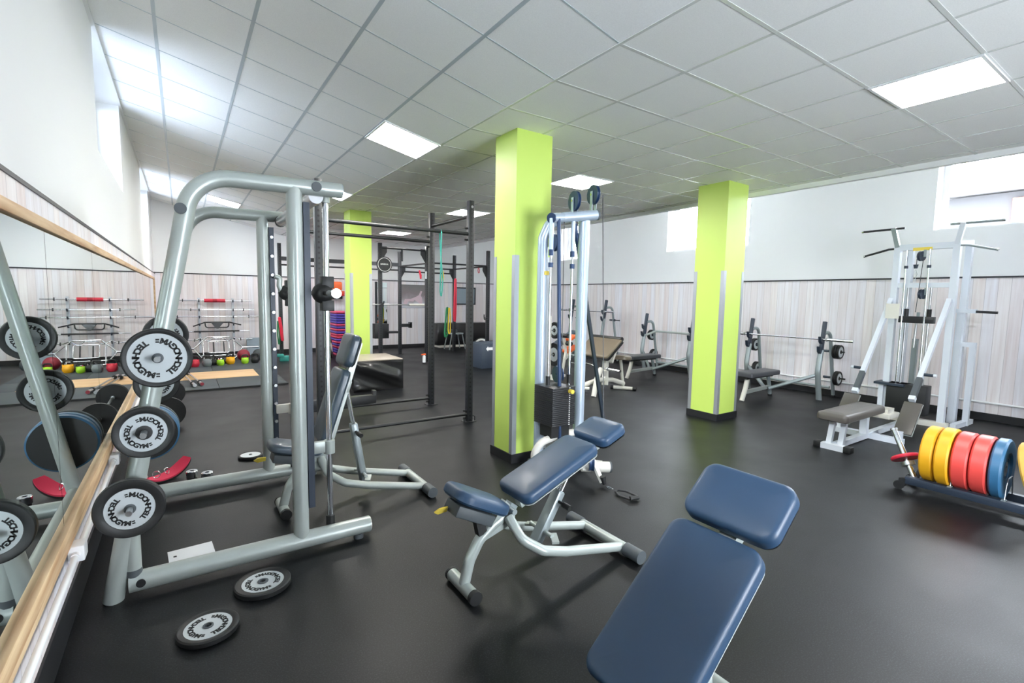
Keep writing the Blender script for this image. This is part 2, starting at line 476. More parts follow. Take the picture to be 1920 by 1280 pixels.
for x in (-0.09, 0.475, 1.04, 1.605):
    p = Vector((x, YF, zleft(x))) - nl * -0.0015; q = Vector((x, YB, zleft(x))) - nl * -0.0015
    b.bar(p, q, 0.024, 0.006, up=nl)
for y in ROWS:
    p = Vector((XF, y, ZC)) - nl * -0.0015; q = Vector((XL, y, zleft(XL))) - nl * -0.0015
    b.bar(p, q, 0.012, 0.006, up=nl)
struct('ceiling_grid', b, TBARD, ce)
struct('trim_1', MB().bb(XE - 0.05, XE + 0.02, YF, YB, ZC - 0.055, ZC + 0.01), TRIMW)
b = MB(); b.bar((XL + 0.012, YF, zleft(XL) - 0.012), (XL + 0.012, YB, zleft(XL) - 0.012), 0.024, 0.03)
struct('trim_2', b, TRIMW)

# windows: frame, bars and pane set deep in the wall
def window(n, x, sgn, y0, y1, z0, z1, bars):
    root = bpy.data.objects.new('window_%d' % n, None); COL.objects.link(root); root['kind'] = 'structure'
    root.location = (x, (y0 + y1) / 2, z0)
    f = MB(); w = 0.06; d = 0.05
    f.bb(x - d / 2, x + d / 2, y0, y1, z0, z0 + w); f.bb(x - d / 2, x + d / 2, y0, y1, z1 - w, z1)
    f.bb(x - d / 2, x + d / 2, y0, y0 + w, z0 + w, z1 - w); f.bb(x - d / 2, x + d / 2, y1 - w, y1, z0 + w, z1 - w)
    for yb in bars: f.bb(x - d / 2, x + d / 2, yb - 0.035, yb + 0.035, z0 + w, z1 - w)
    part('window_frame', f, FRAMEW, root, True)
    part('window_pane', MB().bb(x - 0.004, x + 0.004, y0 + w * 0.5, y1 - w * 0.5, z0 + w * 0.5, z1 - w * 0.5), GLASS, root, True)
n = 1
for (a, c) in LW:
    window(n, XL - 0.27, -1, a, c, 2.64, 3.575, [(a + c) / 2]); n += 1
for (a, c) in RWN:
    window(n, XR + 0.30, 1, a, c, 2.60, 3.62, [(a + c) / 2] if c - a > 1.2 else []); n += 1

solo('outside_light_blocker', MB().bb(-2.6, -2.2, -4.0, 14.5, 0.0, 3.5).bb(-2.2, XL - 0.33, -4.0, 14.5, 2.2, 2.3), mat('light blocker grey', rgb(150, 156, 166), 0.9), 'added unseen wall that cuts daylight at the high windows above the mirror', 'wall', kind='structure')  # unseen blocker, added to cut daylight on the sloping ceiling
# what stands outside the window beside the lat machine
hb = thing('outside_building', 'dark building with an orange-framed opening seen through the window above the pulldown tower', 'building', (15.5, 1.2, 0))
part('wall', MB().bb(15.3, 19.0, -4.0, 4.2, 0.0, 4.05), mat('dark render', rgb(26, 26, 29), 0.8), hb, True)
part('roof', MB().bar((15.0, 0.1, 4.12), (19.4, 0.1, 4.5), 8.6, 0.12, up=(0, 0, 1)), mat('roof felt', rgb(34, 32, 34), 0.8), hb, True)
part('window_frame', MB().bb(15.22, 15.3, 2.0, 2.9, 2.9, 3.9), ORG, hb, True)

# recessed ceiling lights, one tile each
def light(x0, x1, y0, y1, left, label):
    cx, cy = (x0 + x1) / 2, (y0 + y1) / 2
    z = zleft(cx) if left else ZC
    t = thing('ceiling_light', label, 'light', (cx, cy, z), group=None)
    if left: t.rotation_euler = (0, math.atan(SLOPE), 0)
    w = (x1 - x0) * (math.sqrt(1 + SLOPE ** 2) if left else 1); d = y1 - y0
    part('diffuser', MB().bb(-w / 2 + 0.018, w / 2 - 0.018, -d / 2 + 0.018, d / 2 - 0.018, -0.010, -0.002), LAMP, t)
    f = MB()
    f.bb(-w / 2, w / 2, -d / 2, -d / 2 + 0.018, -0.012, 0.0); f.bb(-w / 2, w / 2, d / 2 - 0.018, d / 2, -0.012, 0.0)
    f.bb(-w / 2, -w / 2 + 0.018, -d / 2 + 0.018, d / 2 - 0.018, -0.012, 0.0); f.bb(w / 2 - 0.018, w / 2, -d / 2 + 0.018, d / 2 - 0.018, -0.012, 0.0)
    part('light_frame', f, TRIMW, t)
RX = (XF + 1.8, XF + 2.4)
def row(k): return ROWS[8 + k], ROWS[9 + k]
light(*RX, *row(-2), False, 'large bright square ceiling light panel above the coloured bumper plates')
light(*RX, *row(4), False, 'square ceiling light panel just above the pulleys of the cable tower')
light(*RX, *row(9), False, 'square ceiling light panel behind the top of the tall black rack upright')
light(*RX, *row(15), False, 'smallest square light panel on the flat ceiling, near the far wall')
light(1.605, XF, *row(4), True, 'square light panel in the sloping ceiling beside the middle of its fold line')
light(1.605, XF, *row(9), True, 'light panel in the sloping ceiling partly hidden by the end of the bar machine beam')
light(0.475, 1.04, *row(15), True, 'small light panel in the sloping ceiling framed by the bent grey tubes')

# green pillars with metal corner strips and black skirting
def pillar(x0, x1, y0, y1, ztop, zguard, label):
    t = thing('pillar', label, 'pillar', ((x0 + x1) / 2, (y0 + y1) / 2, 0), kind='structure')
    part('shaft', MB().bb(x0, x1, y0, y1, 0, ztop), LIME, t, True)
    part('skirting', MB().bb(x0 - 0.012, x1 + 0.012, y0 - 0.012, y1 + 0.012, 0, 0.085), BASEK, t, True)
    w = 0.045
    for (cx, sx) in ((x0, 1), (x1, -1)):
        for (cy, sy) in ((y0, 1), (y1, -1)):
            g = MB()
            g.bb(cx - sx * 0.003, cx + sx * w, cy - sy * 0.003, cy, 0.085, zguard)
            g.bb(cx - sx * 0.003, cx, cy, cy + sy * w, 0.085, zguard)
            part('corner_strip', g, ALU, t, True)
pillar(2.49, 2.885, 3.64, 3.99, ZC, 1.92, 'lime green square pillar standing beside the cable tower')
pillar(5.64, 6.07, 3.60, 4.03, ZC, 1.92, 'lime green square pillar between the two flat bench press stations')
pillar(2.49, 2.87, 8.78, 9.16, ZC, 1.92, 'lime green square pillar behind the black cloth-covered box')

# the mirror: panes in a pine frame, screwed to the boarding
def mirror():
    t = thing('wall_mirror', 'long wall mirror in a pine batten frame along the boarded wall', 'mirror', (XL + 0.02, 6, 0.46))
    x0 = XL + 0.02
    cuts = [-2.9, 1.2, 2.86, 4.19, 6.6, 9.2, 13.0]
    for a, c in zip(cuts, cuts[1:]):
        part('mirror_pane', MB().bb(x0, x0 + 0.006, a + 0.003, c - 0.003, 0.48, 1.79), MIRROR, t, True)
    part('top_batten', MB().bb(x0, x0 + 0.022, -2.9, 13.05, 1.79, 1.835, 0.004), PINE, t, True)
    part('bottom_batten', MB().bb(x0, x0 + 0.030, -2.9, 13.05, 0.415, 0.48, 0.004).bb(x0, x0 + 0.018, -2.9, 13.05, 0.36, 0.412, 0.003), PINE, t, True)
    part('end_batten', MB().bb(x0, x0 + 0.022, 13.0, 13.05, 0.48, 1.79), PINE, t, True)
mirror()
# surface conduit
def conduit(label, x, ys, z, r, boxes, out):
    t = thing('conduit', label, 'conduit', (x, ys[0], z))
    part('pipe', MB().cyl((x, ys[0], z), (x, ys[1], z), r), TRIMW, t, True)
    for y in boxes:
        jb = part('junction_box', MB().bb(x - 0.03, x + 0.03, y - 0.045, y + 0.045, z - 0.035, z + 0.04, 0.006), TRIMW, t, True)
        part('collar', MB().cyl((x, y - 0.075, z), (x, y - 0.045, z), r * 1.35), TRIMW, jb, True)
conduit('white cable conduit running just below the wall mirror', XL + 0.056, (-2.5, 13.2), 0.325, 0.013, [2.93, 4.45], 1)
conduit('white conduit low along the boarded wall behind the bench press stations', XR - 0.056, (-2.0, 13.0), 0.245, 0.014, [2.55, 5.9], -1)
# ------------------------------------------------------------------ weight plates
def plate_lettering(rt, size, start, z, rep):
    """the maker's word on half of the face, letter tops toward the hub"""
    b = MB(); word = 'TECHNOGYM'
    wid = {'M': 1.15, 'O': 1.1, 'G': 1.05, 'N': 1.0, 'H': 1.0, 'C': 0.98, 'E': 0.85, 'Y': 0.9, 'T': 0.85}
    if True:
        a = start + 180 * rep
        tot = sum(wid[c] for c in word); step = 142.0 / tot
        for c in word:
            a += step * wid[c] / 2
            th = math.radians(a); rad = Vector((math.cos(th), math.sin(th), 0)); tg = Vector((-math.sin(th), math.cos(th), 0))
            R = Matrix((tg, -rad, Vector((0, 0, 1)))).transposed()
            add_glyph(b, c, size, 0.0006, M4(R, rad * (rt + size * 0.36) + Vector((0, 0, z))), 1.12)
            a += step * wid[c] / 2
        a += 9
        th = math.radians(a); rad = Vector((math.cos(th), math.sin(th), 0)); tg = Vector((-math.sin(th), math.cos(th), 0))
        R = Matrix((tg, -rad, Vector((0, 0, 1)))).transposed()
        for k in (-1, 1):
            b.box(rad * (rt + k * size * 0.16) + Vector((0, 0, z + 0.0003)), (size * 0.4, size * 0.2, 0.0012), R)
    return b
def disc_plate(label, R, T, face_r, hub_r, bore, M, loc, start=150, rz=None, letters=True, group=None, word_r=None, name='weight_plate'):
    """flat rubber-rimmed plate; M 3x3 turns local +Z (printed face) to where it points"""
    t = thing(name, label, 'weight plate', loc, group=group)
    t.rotation_euler = M.to_euler()
    h = T / 2
    rim = MB().lathe([(face_r, -h + 0.004), (R - 0.006, -h), (R, -h + 0.006), (R, h - 0.006), (R - 0.006, h), (face_r + 0.010, h), (face_r + 0.006, h - 0.003), (face_r, h - 0.004)], n=56, closed=True)
    part('rubber_rim', rim, RUB, t)
    d = MB().lathe([(bore, -h + 0.005), (face_r, -h + 0.005), (face_r, h - 0.005), (bore, h - 0.005)], n=56, closed=True)
    fd = part('face_disc', d, DISC, t)
    hb = MB().lathe([(bore, -h + 0.003), (hub_r, -h + 0.003), (hub_r, h - 0.001), (hub_r - 0.004, h), (bore, h)], n=32, closed=True)
    part('hub_ring', hb, CAPG if hub_r < 0.03 else RUB, t)
    if letters:
        wr = word_r or face_r * 0.70
        for rep in (0, 1): part('lettering', plate_lettering(wr, face_r * 0.31, start, h - 0.0045, rep), INK, fd)
    return t
FACE_CAM = Matrix.Rotation(PI / 2, 3, 'X')          # local +Z to world -Y

# ------------------------------------------------------------------ guided-bar machine beside the mirror
def smith():
    N, F = 3.0, 4.3
    t = thing('guided_bar_machine', 'tall grey tube frame machine with a guided bar standing against the mirror', 'exercise machine', (0.2, 3.65, 0))
    for Y in (N, F):
        part('base_runner', MB().cyl((-0.27, Y, 0.075), (0.95, Y, 0.075), 0.05, 24), SILVER, t, True)
        part('runner_foot', MB().cyl((0.88, Y, 0.0), (0.88, Y, 0.03), 0.03, 16), CAPG, t, True)
        part('upright_frame', MB().tube([(-0.335, Y, 0.0), (0.066, Y, 2.128), (0.80, Y, 2.145)], 0.043, 20, fil=0.21, nf=14), SILVER, t, True)
        part('front_post', MB().cyl((0.543, Y, 0.08), (0.543, Y, 2.13), 0.043, 24), SILVER, t, True)
        s = 1 if Y == F else -1
        part('bolt_cap', MB().cyl((0.012, Y + s * 0.038, 1.95), (0.012, Y + s * 0.05, 1.95), 0.027, 20), CAPG, t, True)
        part('bolt_cap', MB().cyl((0.655, Y + s * 0.038, 2.143), (0.655, Y + s * 0.05, 2.143), 0.027, 20), CAPG, t, True)
        part('beam_end_cap', MB().cyl((0.79, Y, 2.145), (0.806, Y, 2.145), 0.041, 20), SILVERD, t, True)
        part('runner_end_cap', MB().cyl((0.945, Y, 0.075), (0.955, Y, 0.075), 0.045, 20), CREAM, t, True)
        part('runner_bolt', MB().cyl((-0.22, Y + s * 0.044, 0.08), (-0.22, Y + s * 0.053, 0.08), 0.02, 16), INK, t, True)
        # slotted rack strip behind the post
        rs = part('rack_strip', MB().bb(0.586, 0.62, Y - 0.022, Y + 0.022, 0.27, 2.055), BLKB, t, True)
        for k in range(12):
            z = 0.36 + 0.147 * k
            part('rack_peg', MB().cyl((0.603, Y + (0.022 if Y == N else -0.022), z), (0.603, Y + (0.04 if Y == N else -0.04), z), 0.012, 12), STEELB, rs, True)
        # guide rod with its sockets
        yg = Y + (0.05 if Y == N else -0.05)
        part('guide_rod', MB().cyl((0.722, yg, 0.12), (0.722, yg, 2.11), 0.017, 20), CHROME, t, True)
        part('rod_socket', MB().cyl((0.722, yg, 0.115), (0.722, yg, 0.17), 0.026, 20), RUB, t, True)
        part('rod_socket', MB().cyl((0.722, yg, 2.075), (0.722, yg, 2.11), 0.026, 20), SILVER, t, True)
        # sliding carriage and stop
        c = MB()
        c.bb(0.688, 0.758, yg - 0.035, yg + 0.035, 1.575, 1.645, 0.004); c.bb(0.688, 0.758, yg - 0.035, yg + 0.035, 1.44, 1.505, 0.004)
        c.ball((0.70, yg, 1.545), 0.062, (1, 0.9, 1))
        part('carriage', c, RUB, t, True)
        st = MB(); st.cyl((0.722, yg, 0.565), (0.722, yg, 0.645), 0.033, 24); st.bb(0.60, 0.70, yg - 0.018, yg + 0.018, 0.575, 0.645, 0.004)
        part('safety_stop', st, CREAM if Y == F else SILVER, t, True)
        # plate horns on the rear upright
        for z in (1.22, 0.862, 0.50):
            x = -0.335 + (z / 2.128) * 0.401
            ph = part('plate_horn', MB().cyl((x, Y, z), (x, Y + s * (0.34 if s > 0 and z < 0.6 else 0.19), z), 0.0135, 16), STEELB, t, True)
            part('horn_collar', MB().cyl((x, Y + s * 0.03, z), (x, Y + s * 0.055, z), 0.034, 20), SILVERD, ph, True)
    part('bracing_tube', MB().cyl((-0.25, N + 0.0, 0.13), (-0.25, N, 0.53), 0.035, 20), SILVER, t, True)
    part('bracing_collar', MB().cyl((-0.25, N, 0.11), (-0.25, N, 0.145), 0.037, 20), CAPG, t, True)
    part('cross_tube', MB().cyl((0.665, N + 0.02, 2.10), (0.665, F - 0.02, 2.10), 0.04, 24), STEELB, t, True)
    part('tube_collar', MB().cyl((0.665, F - 0.09, 2.10), (0.665, F - 0.06, 2.10), 0.043, 24), RUB, t, True)
    part('lower_cross_tube', MB().cyl((-0.30, N, 0.18), (-0.30, F, 0.18), 0.035, 20), SILVER, t, True)
    part('bar', MB().cyl((0.70, N - 0.16, 1.545), (0.70, F + 0.18, 1.545), 0.0135, 16), BLK, t, True)
    for a, bb in ((N - 0.26, N - 0.10), (F + 0.10, F + 0.28)):
        part('bar_sleeve', MB().cyl((0.70, a, 1.545), (0.70, bb, 1.545), 0.017, 20), SILVERD, t, True)
    part('sleeve_ring', MB().lathe([(0.010, 0), (0.026, 0), (0.026, 0.03), (0.010, 0.03)], (0.70, N - 0.262, 1.545), (0, 1, 0), 24, True), CHROME, t, True)
    # latch hook on the far strip
    hk = MB(); hk.tube([(0.615, F - 0.06, 1.675), (0.65, F - 0.06, 1.66), (0.645, F - 0.06, 1.60), (0.665, F - 0.06, 1.535), (0.72, F - 0.06, 1.52)], 0.02, 12, fil=0.02)
    part('latch_hook', hk, SILVER, t, True)
    return t
smith()
# plates stored on its horns
def hx(z): return -0.335 + (z / 2.128) * 0.401
disc_plate('large rubber-rimmed printed plate highest on the near side of the guided bar machine', 0.143, 0.04, 0.119, 0.024, 0.0145, FACE_CAM, (hx(1.22), 2.90, 1.219), 118)
disc_plate('printed plate with a wide black hub, middle of the three on the guided bar machine', 0.124, 0.036, 0.093, 0.034, 0.0145, FACE_CAM, (hx(0.862), 2.90, 0.861), 140)
disc_plate('thick-rimmed printed plate lowest on the near side of the guided bar machine', 0.142, 0.042, 0.099, 0.024, 0.0145, FACE_CAM, (hx(0.50), 2.895, 0.499), 128)
BACK = Matrix.Rotation(-PI / 2, 3, 'X')
disc_plate('dark plate hanging on the far side of the guided bar machine, topmost there', 0.143, 0.04, 0.105, 0.024, 0.0145, FACE_CAM, (hx(1.22), 4.42, 1.219), 60)
disc_plate('dark plate hanging on the far side of the guided bar machine at middle height', 0.143, 0.04, 0.105, 0.024, 0.0145, FACE_CAM, (hx(0.862), 4.42, 0.861), 20)
for y, T, m, l in ((4.44, 0.07, BLUP, 'huge dark-faced blue plate low on the far side of the guided bar machine'), (4.515, 0.07, BLUP, 'second blue plate behind the huge dark-faced one, low by the mirror'), (4.60, 0.05, SLATE, 'dark slate plate innermost behind the two blue ones, low by the mirror')):
    R = 0.195; z = 0.4875; x = hx(0.50)
    t = thing('bumper_plate', l, 'weight plate', (x, y, z))
    part('tyre', MB().lathe([(0.026, -T / 2), (R - 0.012, -T / 2), (R, -T / 2 + 0.012), (R, T / 2 - 0.012), (R - 0.012, T / 2), (0.026, T / 2)], (x, y, z), (0, 1, 0), 56, True), m, t, True)
    part('dark_face', MB().lathe([(0.026, 0), (R - 0.012, 0), (R - 0.012, 0.003), (0.026, 0.003)], (x, y - T / 2 + 0.001, z), (0, -1, 0), 48, True), RUB, t, True)
# loose plates on the floor
FLAT = lambda a: Matrix.Rotation(math.radians(a), 3, 'Z')
disc_plate('printed plate lying on the floor, nearest the bottom edge of the picture', 0.125, 0.03, 0.096, 0.022, 0.0145, FLAT(0), (0.047, 2.495, 0.0152), 100)
disc_plate('printed plate lying on the floor beside the near base tube, tilted word reading upright', 0.135, 0.032, 0.1, 0.026, 0.0145, FLAT(0), (0.302, 2.742, 0.0162), 138)
disc_plate('blank-faced plate lying on the floor behind the two grey base tubes', 0.105, 0.03, 0.085, 0.014, 0.012, FLAT(0), (0.485, 5.06, 0.0152), 0, letters=False)
# white card under the near base tube
cd = thing('white_card', 'blank white card lying on the floor against the near base tube', 'card', (0.0, 3.28, 0))
part('sheet', MB().box((0.0, 3.26, 0.003), (0.225, 0.31, 0.003), rotm('Z', 4)), CARD, cd, True)
part('printed_mark', MB().box((-0.085, 3.325, 0.005), (0.016, 0.016, 0.001), rotm('Z', 4)), INK, cd, True)

# ------------------------------------------------------------------ adjustable benches
def bench(label, loc, back, pivot, seat_deg, pads, sup_lo, sup_hi, group='adjustable benches with grey tube legs', width=0.29, bl=0.56, hl=0.21, gap=0.03, seat_at=(-0.07, 0.60), seat_w=0.25):
    t = thing('adjustable_bench', label, 'bench', loc, group=None)
    # front foot and leg
    ff = part('front_foot', MB().cyl((0, -0.10, 0.036), (0, 0.135, 0.036), 0.033, 24), SILVER, t)
    part('foot_cap', MB().cyl((0, -0.128, 0.036), (0, -0.10, 0.036), 0.036, 24), RUB, ff)
    part('foot_cap', MB().cyl((0, 0.135, 0.036), (0, 0.15, 0.036), 0.036, 24), RUB, ff)
    part('front_leg', MB().tube([(0.0, 0, 0.05), (0.03, 0, 0.17), (0.085, 0, 0.265), (0.17, 0, 0.33), (0.25, 0, 0.365)], 0.029, 18, fil=0.12, ry=0.03), SILVER, t)
    part('leg_gusset', MB().slab([(0.10, 0.26), (0.30, 0.32), (0.30, 0.39), (0.24, 0.45), (0.19, 0.39)], -0.022, 0.022, M4(Matrix(((1, 0, 0), (0, 0, -1), (0, 1, 0))), (0, 0, 0))), SILVER, t)
    rf = part('rear_foot', MB().cyl((1.0, -0.20, 0.042), (1.0, 0.20, 0.042), 0.033, 24), SILVER, t)
    for s in (-1, 1):
        part('side_rail', MB().tube([(0.25, s * 0.03, 0.365), (0.275, s * 0.125, 0.27), (0.38, s * 0.172, 0.20), (0.54, s * 0.172, 0.15), (1.0, s * 0.165, 0.045)], 0.027, 18, fil=0.08, nf=8), SILVER, t)
        part('rear_cap', MB().cyl((1.0, s * 0.195, 0.042), (1.0, s * 0.315, 0.042), 0.040, 24), CAPG, rf)
    # saddle seat
    M = M4(rotm('Y', seat_deg), (0, 0, 0)); L = 0.36
    M.translation = Vector((seat_at[0], 0, seat_at[1])) + (rotm('Y', seat_deg) @ Vector((L / 2, 0, -0.06)))
    part('seat', MB().pad(L, seat_w, 0.06, 0.085, 0.026, M, crown=0.008, taper=0.82), pads, t)
    Ms = M4(rotm('Y', seat_deg), M.translation - (rotm('Y', seat_deg) @ Vector((0.02, 0, 0.035))))
    part('seat_bracket', MB().box(Ms.translation - Vector((0, 0, 0.012)), (0.24, 0.14, 0.06), rotm('Y', seat_deg), 0.01), CAPG, t)
    part('seat_post', MB().bar((0.10, 0, 0.30), (0.06, 0, 0.47), 0.045, 0.05), RUB, t)
    part('pull_tab', MB().slab([(0, -0.016), (0.05, -0.02), (0.075, 0), (0.05, 0.02), (0, 0.016)], -0.004, 0.004, M4(rotm('Z', 185) @ rotm('X', 60), (seat_at[0] - 0.02, 0.02, seat_at[1] - 0.13))), YEL, t)
    # back and head cushions
    R = rotm('Y', -back); P = Vector((pivot[0], 0, pivot[1])); T = 0.062
    def at(s, h): return P + R @ Vector((s, 0, h))
    bp = part('back_pad', MB().pad(bl, width, T, 0.05, 0.024, M4(R, at(bl / 2, -T)), crown=0.006), pads, t)
    part('back_board', MB().pad(bl - 0.015, width - 0.01, 0.012, 0.045, 0.004, M4(R, at(bl / 2, -T - 0.013))), PIPING, bp)
    hp = part('head_pad', MB().pad(hl, width, T, 0.05, 0.024, M4(R, at(bl + gap + hl / 2, -T)), crown=0.006, n=8), pads, t)
    part('head_board', MB().pad(hl - 0.015, width - 0.01, 0.012, 0.045, 0.004, M4(R, at(bl + gap + hl / 2, -T - 0.013))), RUB, hp)
    part('back_beam', MB().bar(at(0.02, -T - 0.04), at(bl + gap + hl * 0.8, -T - 0.03), 0.06, 0.045, up=R @ Vector((0, 0, 1))), SILVER, t)
    part('hinge', MB().cyl((pivot[0] - 0.01, -0.07, pivot[1] - 0.10), (pivot[0] - 0.01, 0.07, pivot[1] - 0.10), 0.016, 16).bar((0.25, 0, 0.36), (pivot[0] + 0.02, 0, pivot[1] - 0.08), 0.05, 0.05), SILVERD, t)
    # telescopic support
    lo, hi = Vector((sup_lo[0], 0, sup_lo[1])), at(*sup_hi)
    mid = lo.lerp(hi, 0.58)
    for s in (-1, 1):
        part('support_tube', MB().cyl(lo.lerp(hi, 0.45) + V(0, s * 0.017, 0), hi + V(0, s * 0.017, 0), 0.0125, 14), CHROME, t)
        part('support_lug', MB().bar((lo.x + 0.03, s * 0.07, lo.z - 0.005), (lo.x - 0.005, s * 0.14, lo.z - 0.02), 0.04, 0.014), SILVER, t)
    d = (hi - lo).normalized()
    sl = part('support_sleeve', MB().bar(lo - d * 0.10, mid, 0.072, 0.052, bev=0.012), SILVERD, t)
    part('sleeve_end', MB().bar(lo - d * 0.115, lo - d * 0.10, 0.06, 0.045), RUB, sl)
    part('axle', MB().cyl((lo.x, -0.10, lo.z), (lo.x, 0.10, lo.z), 0.013, 14), SILVER, t)
    kb = mid - d * 0.06
    part('pin_knob', MB().cyl(kb + V(0, -0.03, 0), kb + V(0.01, -0.10, -0.01), 0.009, 12).cyl(kb + V(0.008, -0.065, -0.008), kb + V(0.016, -0.115, -0.016), 0.017, 16), RUB, sl)
    part('top_lug', MB().box(hi, (0.09, 0.07, 0.05), R, 0.008), SILVER, t)
    return t
bench('adjustable bench with blue pads and a low backrest in front of the cable tower', (1.165, 2.12, 0), 22.0, (0.275, 0.50), 27, VINYL, (0.50, 0.215), (0.44, -0.10))
bench('slate padded bench set almost upright inside the guided bar machine', (0.54, 3.62, 0), 72.0, (0.22, 0.50), 14, VINYLG, (0.555, 0.19), (0.42, -0.10), seat_at=(-0.08, 0.535), bl=0.54, hl=0.24, gap=0.02)
bench('adjustable bench with big blue pads cut off by the bottom edge of the picture', (0.684, 0.87, 0), 41.0, (0.28, 0.43), 4, VINYL, (0.45, 0.20), (0.40, -0.10), width=0.325, bl=0.575, hl=0.22, gap=0.022, seat_at=(-0.12, 0.42))
# ------------------------------------------------------------------ cable tower next to the pillar
def tower():
    t = thing('cable_tower', 'blue-grey cable tower with two top pulleys and one black weight stack', 'exercise machine', (2.75, 3.25, 0))
    Y = 3.30
    part('frame_tube', MB().tube([(2.655, 3.45, 0.10), (2.655, 3.45, 2.06), (2.70, 3.42, 2.19), (2.80, 3.345, 2.245)], 0.046, 20, fil=0.12), SILVERB, t, True)
    part('frame_tube', MB().cyl((2.997, Y, 0.10), (2.997, Y, 2.24), 0.05, 24), SILVERB, t, True)
    part('top_arm', MB().cyl((2.612, Y - 0.02, 2.212), (2.775, Y + 0.03, 2.238), 0.041, 24), SILVERB, t, True)
    part('arm_cap', MB().cyl((2.600, Y - 0.024, 2.210), (2.613, Y - 0.02, 2.212), 0.043, 24), NAVY, t, True)
    part('top_arm', MB().cyl((2.765, Y + 0.03, 2.238), (3.085, Y - 0.06, 2.282), 0.045, 24), SILVERB, t, True)
    part('arm_cap', MB().cyl((3.083, Y - 0.06, 2.282), (3.100, Y - 0.064, 2.284), 0.047, 24), CAPG, t, True)
    nrm = Vector((0.985, -0.17, 0))
    def pulley(c, r, wd, name='pulley'):
        c = Vector(c)
        b = MB().lathe([(0.008, -wd / 2), (r, -wd / 2), (r, -wd / 4), (r * 0.9, -wd / 8), (r * 0.9, wd / 8), (r, wd / 4), (r, wd / 2), (0.008, wd / 2)], c, nrm, 36, True)
        return c, part(name, b, NAVY if name == 'pulley' else CAPG, t, True)
    for c in ((2.868, Y - 0.01, 2.385), (3.052, Y - 0.05, 2.455)):
        c, po = pulley(c, 0.085, 0.03)
        for s in (-1, 1):
            p = c + nrm * s * 0.022
            part('pulley_bracket', MB().bar(p + V(0, 0, 0.03), p - V(0, 0, 0.15), 0.034, 0.004, up=nrm), SILVERB, po, True)
        part('pulley_axle', MB().cyl(c - nrm * 0.03, c + nrm * 0.03, 0.01, 12), CHROME, po, True)
    pulley((2.70, Y + 0.05, 2.02), 0.075, 0.03)
    pulley((2.78, Y + 0.05, 0.86), 0.075, 0.04)
    part('front_tube', MB().cyl((2.698, Y - 0.10, 0.18), (2.680, Y - 0.03, 2.21), 0.0165, 14), NAVY, t, True)
    for x in (2.612, 2.852):
        part('guide_rod', MB().cyl((x, Y - 0.02, 0.40), (x, Y - 0.02, 1.93), 0.011, 14), CHROME, t, True)
        part('rod_sleeve', MB().cyl((x, Y - 0.02, 1.95), (x, Y - 0.02, 2.21), 0.019, 16), SILVERB, t, True)
        part('rod_stop', MB().cyl((x, Y - 0.02, 1.90), (x, Y - 0.02, 1.95), 0.021, 16), NAVY, t, True)
        part('rod_stop', MB().cyl((x, Y - 0.02, 1.80), (x, Y - 0.02, 1.84), 0.022, 16), NAVY, t, True)
        part('stack_bushing', MB().cyl((x, Y - 0.02, 0.785), (x, Y - 0.02, 0.865), 0.020, 16), RUB, t, True)
    for k in range(20):
        z = 0.445 + 0.0168 * k
        sp = part('stack_plate', MB().bb(2.562, 2.812, 3.145, 3.405, z, z + 0.0150, 0.002), BLK, t, True)
        part('stack_mark', MB().bb(2.742, 2.754, 3.143, 3.1455, z + 0.004, z + 0.010), INKW, sp, True)
    part('selector_pin', MB().cyl((2.748, 3.15, 0.742), (2.748, 3.105, 0.742), 0.019, 20), YEL, t, True)
    part('stack_base', MB().bb(2.60, 2.80, 3.20, 3.36, 0.33, 0.445), RUB, t, True)
    # low frame
    part('base_tube', MB().tube([(2.46, Y - 0.05, 0.06), (2.46, Y - 0.05, 0.22), (2.52, Y - 0.06, 0.30), (2.70, Y - 0.05, 0.33), (2.90, Y - 0.04, 0.33)], 0.032, 18, fil=0.09), CREAM, t, True)
    part('base_tube', MB().tube([(2.655, 3.42, 0.12), (2.75, Y - 0.25, 0.14), (2.92, 2.90, 0.13)], 0.036, 18, fil=0.1), CREAM, t, True)
    part('base_tube', MB().cyl((2.997, Y, 0.12), (2.86, 2.98, 0.14), 0.036, 18), CREAM, t, True)
    part('foot_tube', MB().cyl((2.74, 2.96, 0.135), (2.945, 2.84, 0.125), 0.045, 20), CREAM, t, True)
    part('foot_cap', MB().cyl((2.945, 2.84, 0.125), (2.957, 2.833, 0.124), 0.046, 20), CAPG, t, True)
    part('base_plate', MB().bb(2.56, 3.10, 3.18, 3.50, 0.0, 0.08, 0.02), CAPG, t, True)
    part('low_pulley', MB().lathe([(0.01, -0.02), (0.085, -0.02), (0.078, 0), (0.085, 0.02), (0.01, 0.02)], (2.79, 2.90, 0.19), (0.8, -0.6, 0), 32, True), NAVY, t, True)
    part('pulley_arm', MB().bar((2.78, 2.95, 0.30), (2.83, 2.80, 0.03), 0.05, 0.02), CREAM, t, True)
    part('cable_stop', MB().cyl((2.835, 2.78, 0.02), (2.82, 2.79, 0.085), 0.018, 14, 0.026), RUB, t, True)
    b = MB(); b.bar((2.99, Y + 0.05, 1.95), (3.85, 3.78, 0.02), 0.05, 0.018, up=(0.3, -1, 0))
    part('rear_strut', b, BLKB, t, True)
    part('strut_tube', MB().cyl((2.90, Y + 0.02, 2.20), (3.08, Y + 0.09, 1.74), 0.02, 14), NAVY, t, True)
    for p, q in (((3.125, Y - 0.09, 2.455), (2.99, 2.96, 0.30)), ((2.775, Y + 0.01, 2.20), (2.765, Y - 0.02, 0.79)), ((2.70, 3.40, 2.02), (2.70, 3.40, 1.55))):
        part('cable', MB().cyl(p, q, 0.0035, 8), CABLE, t, True)
    part('tower_label', MB().bb(2.64, 2.69, 3.398, 3.403, 1.74, 1.775), YEL, t, True)
tower()
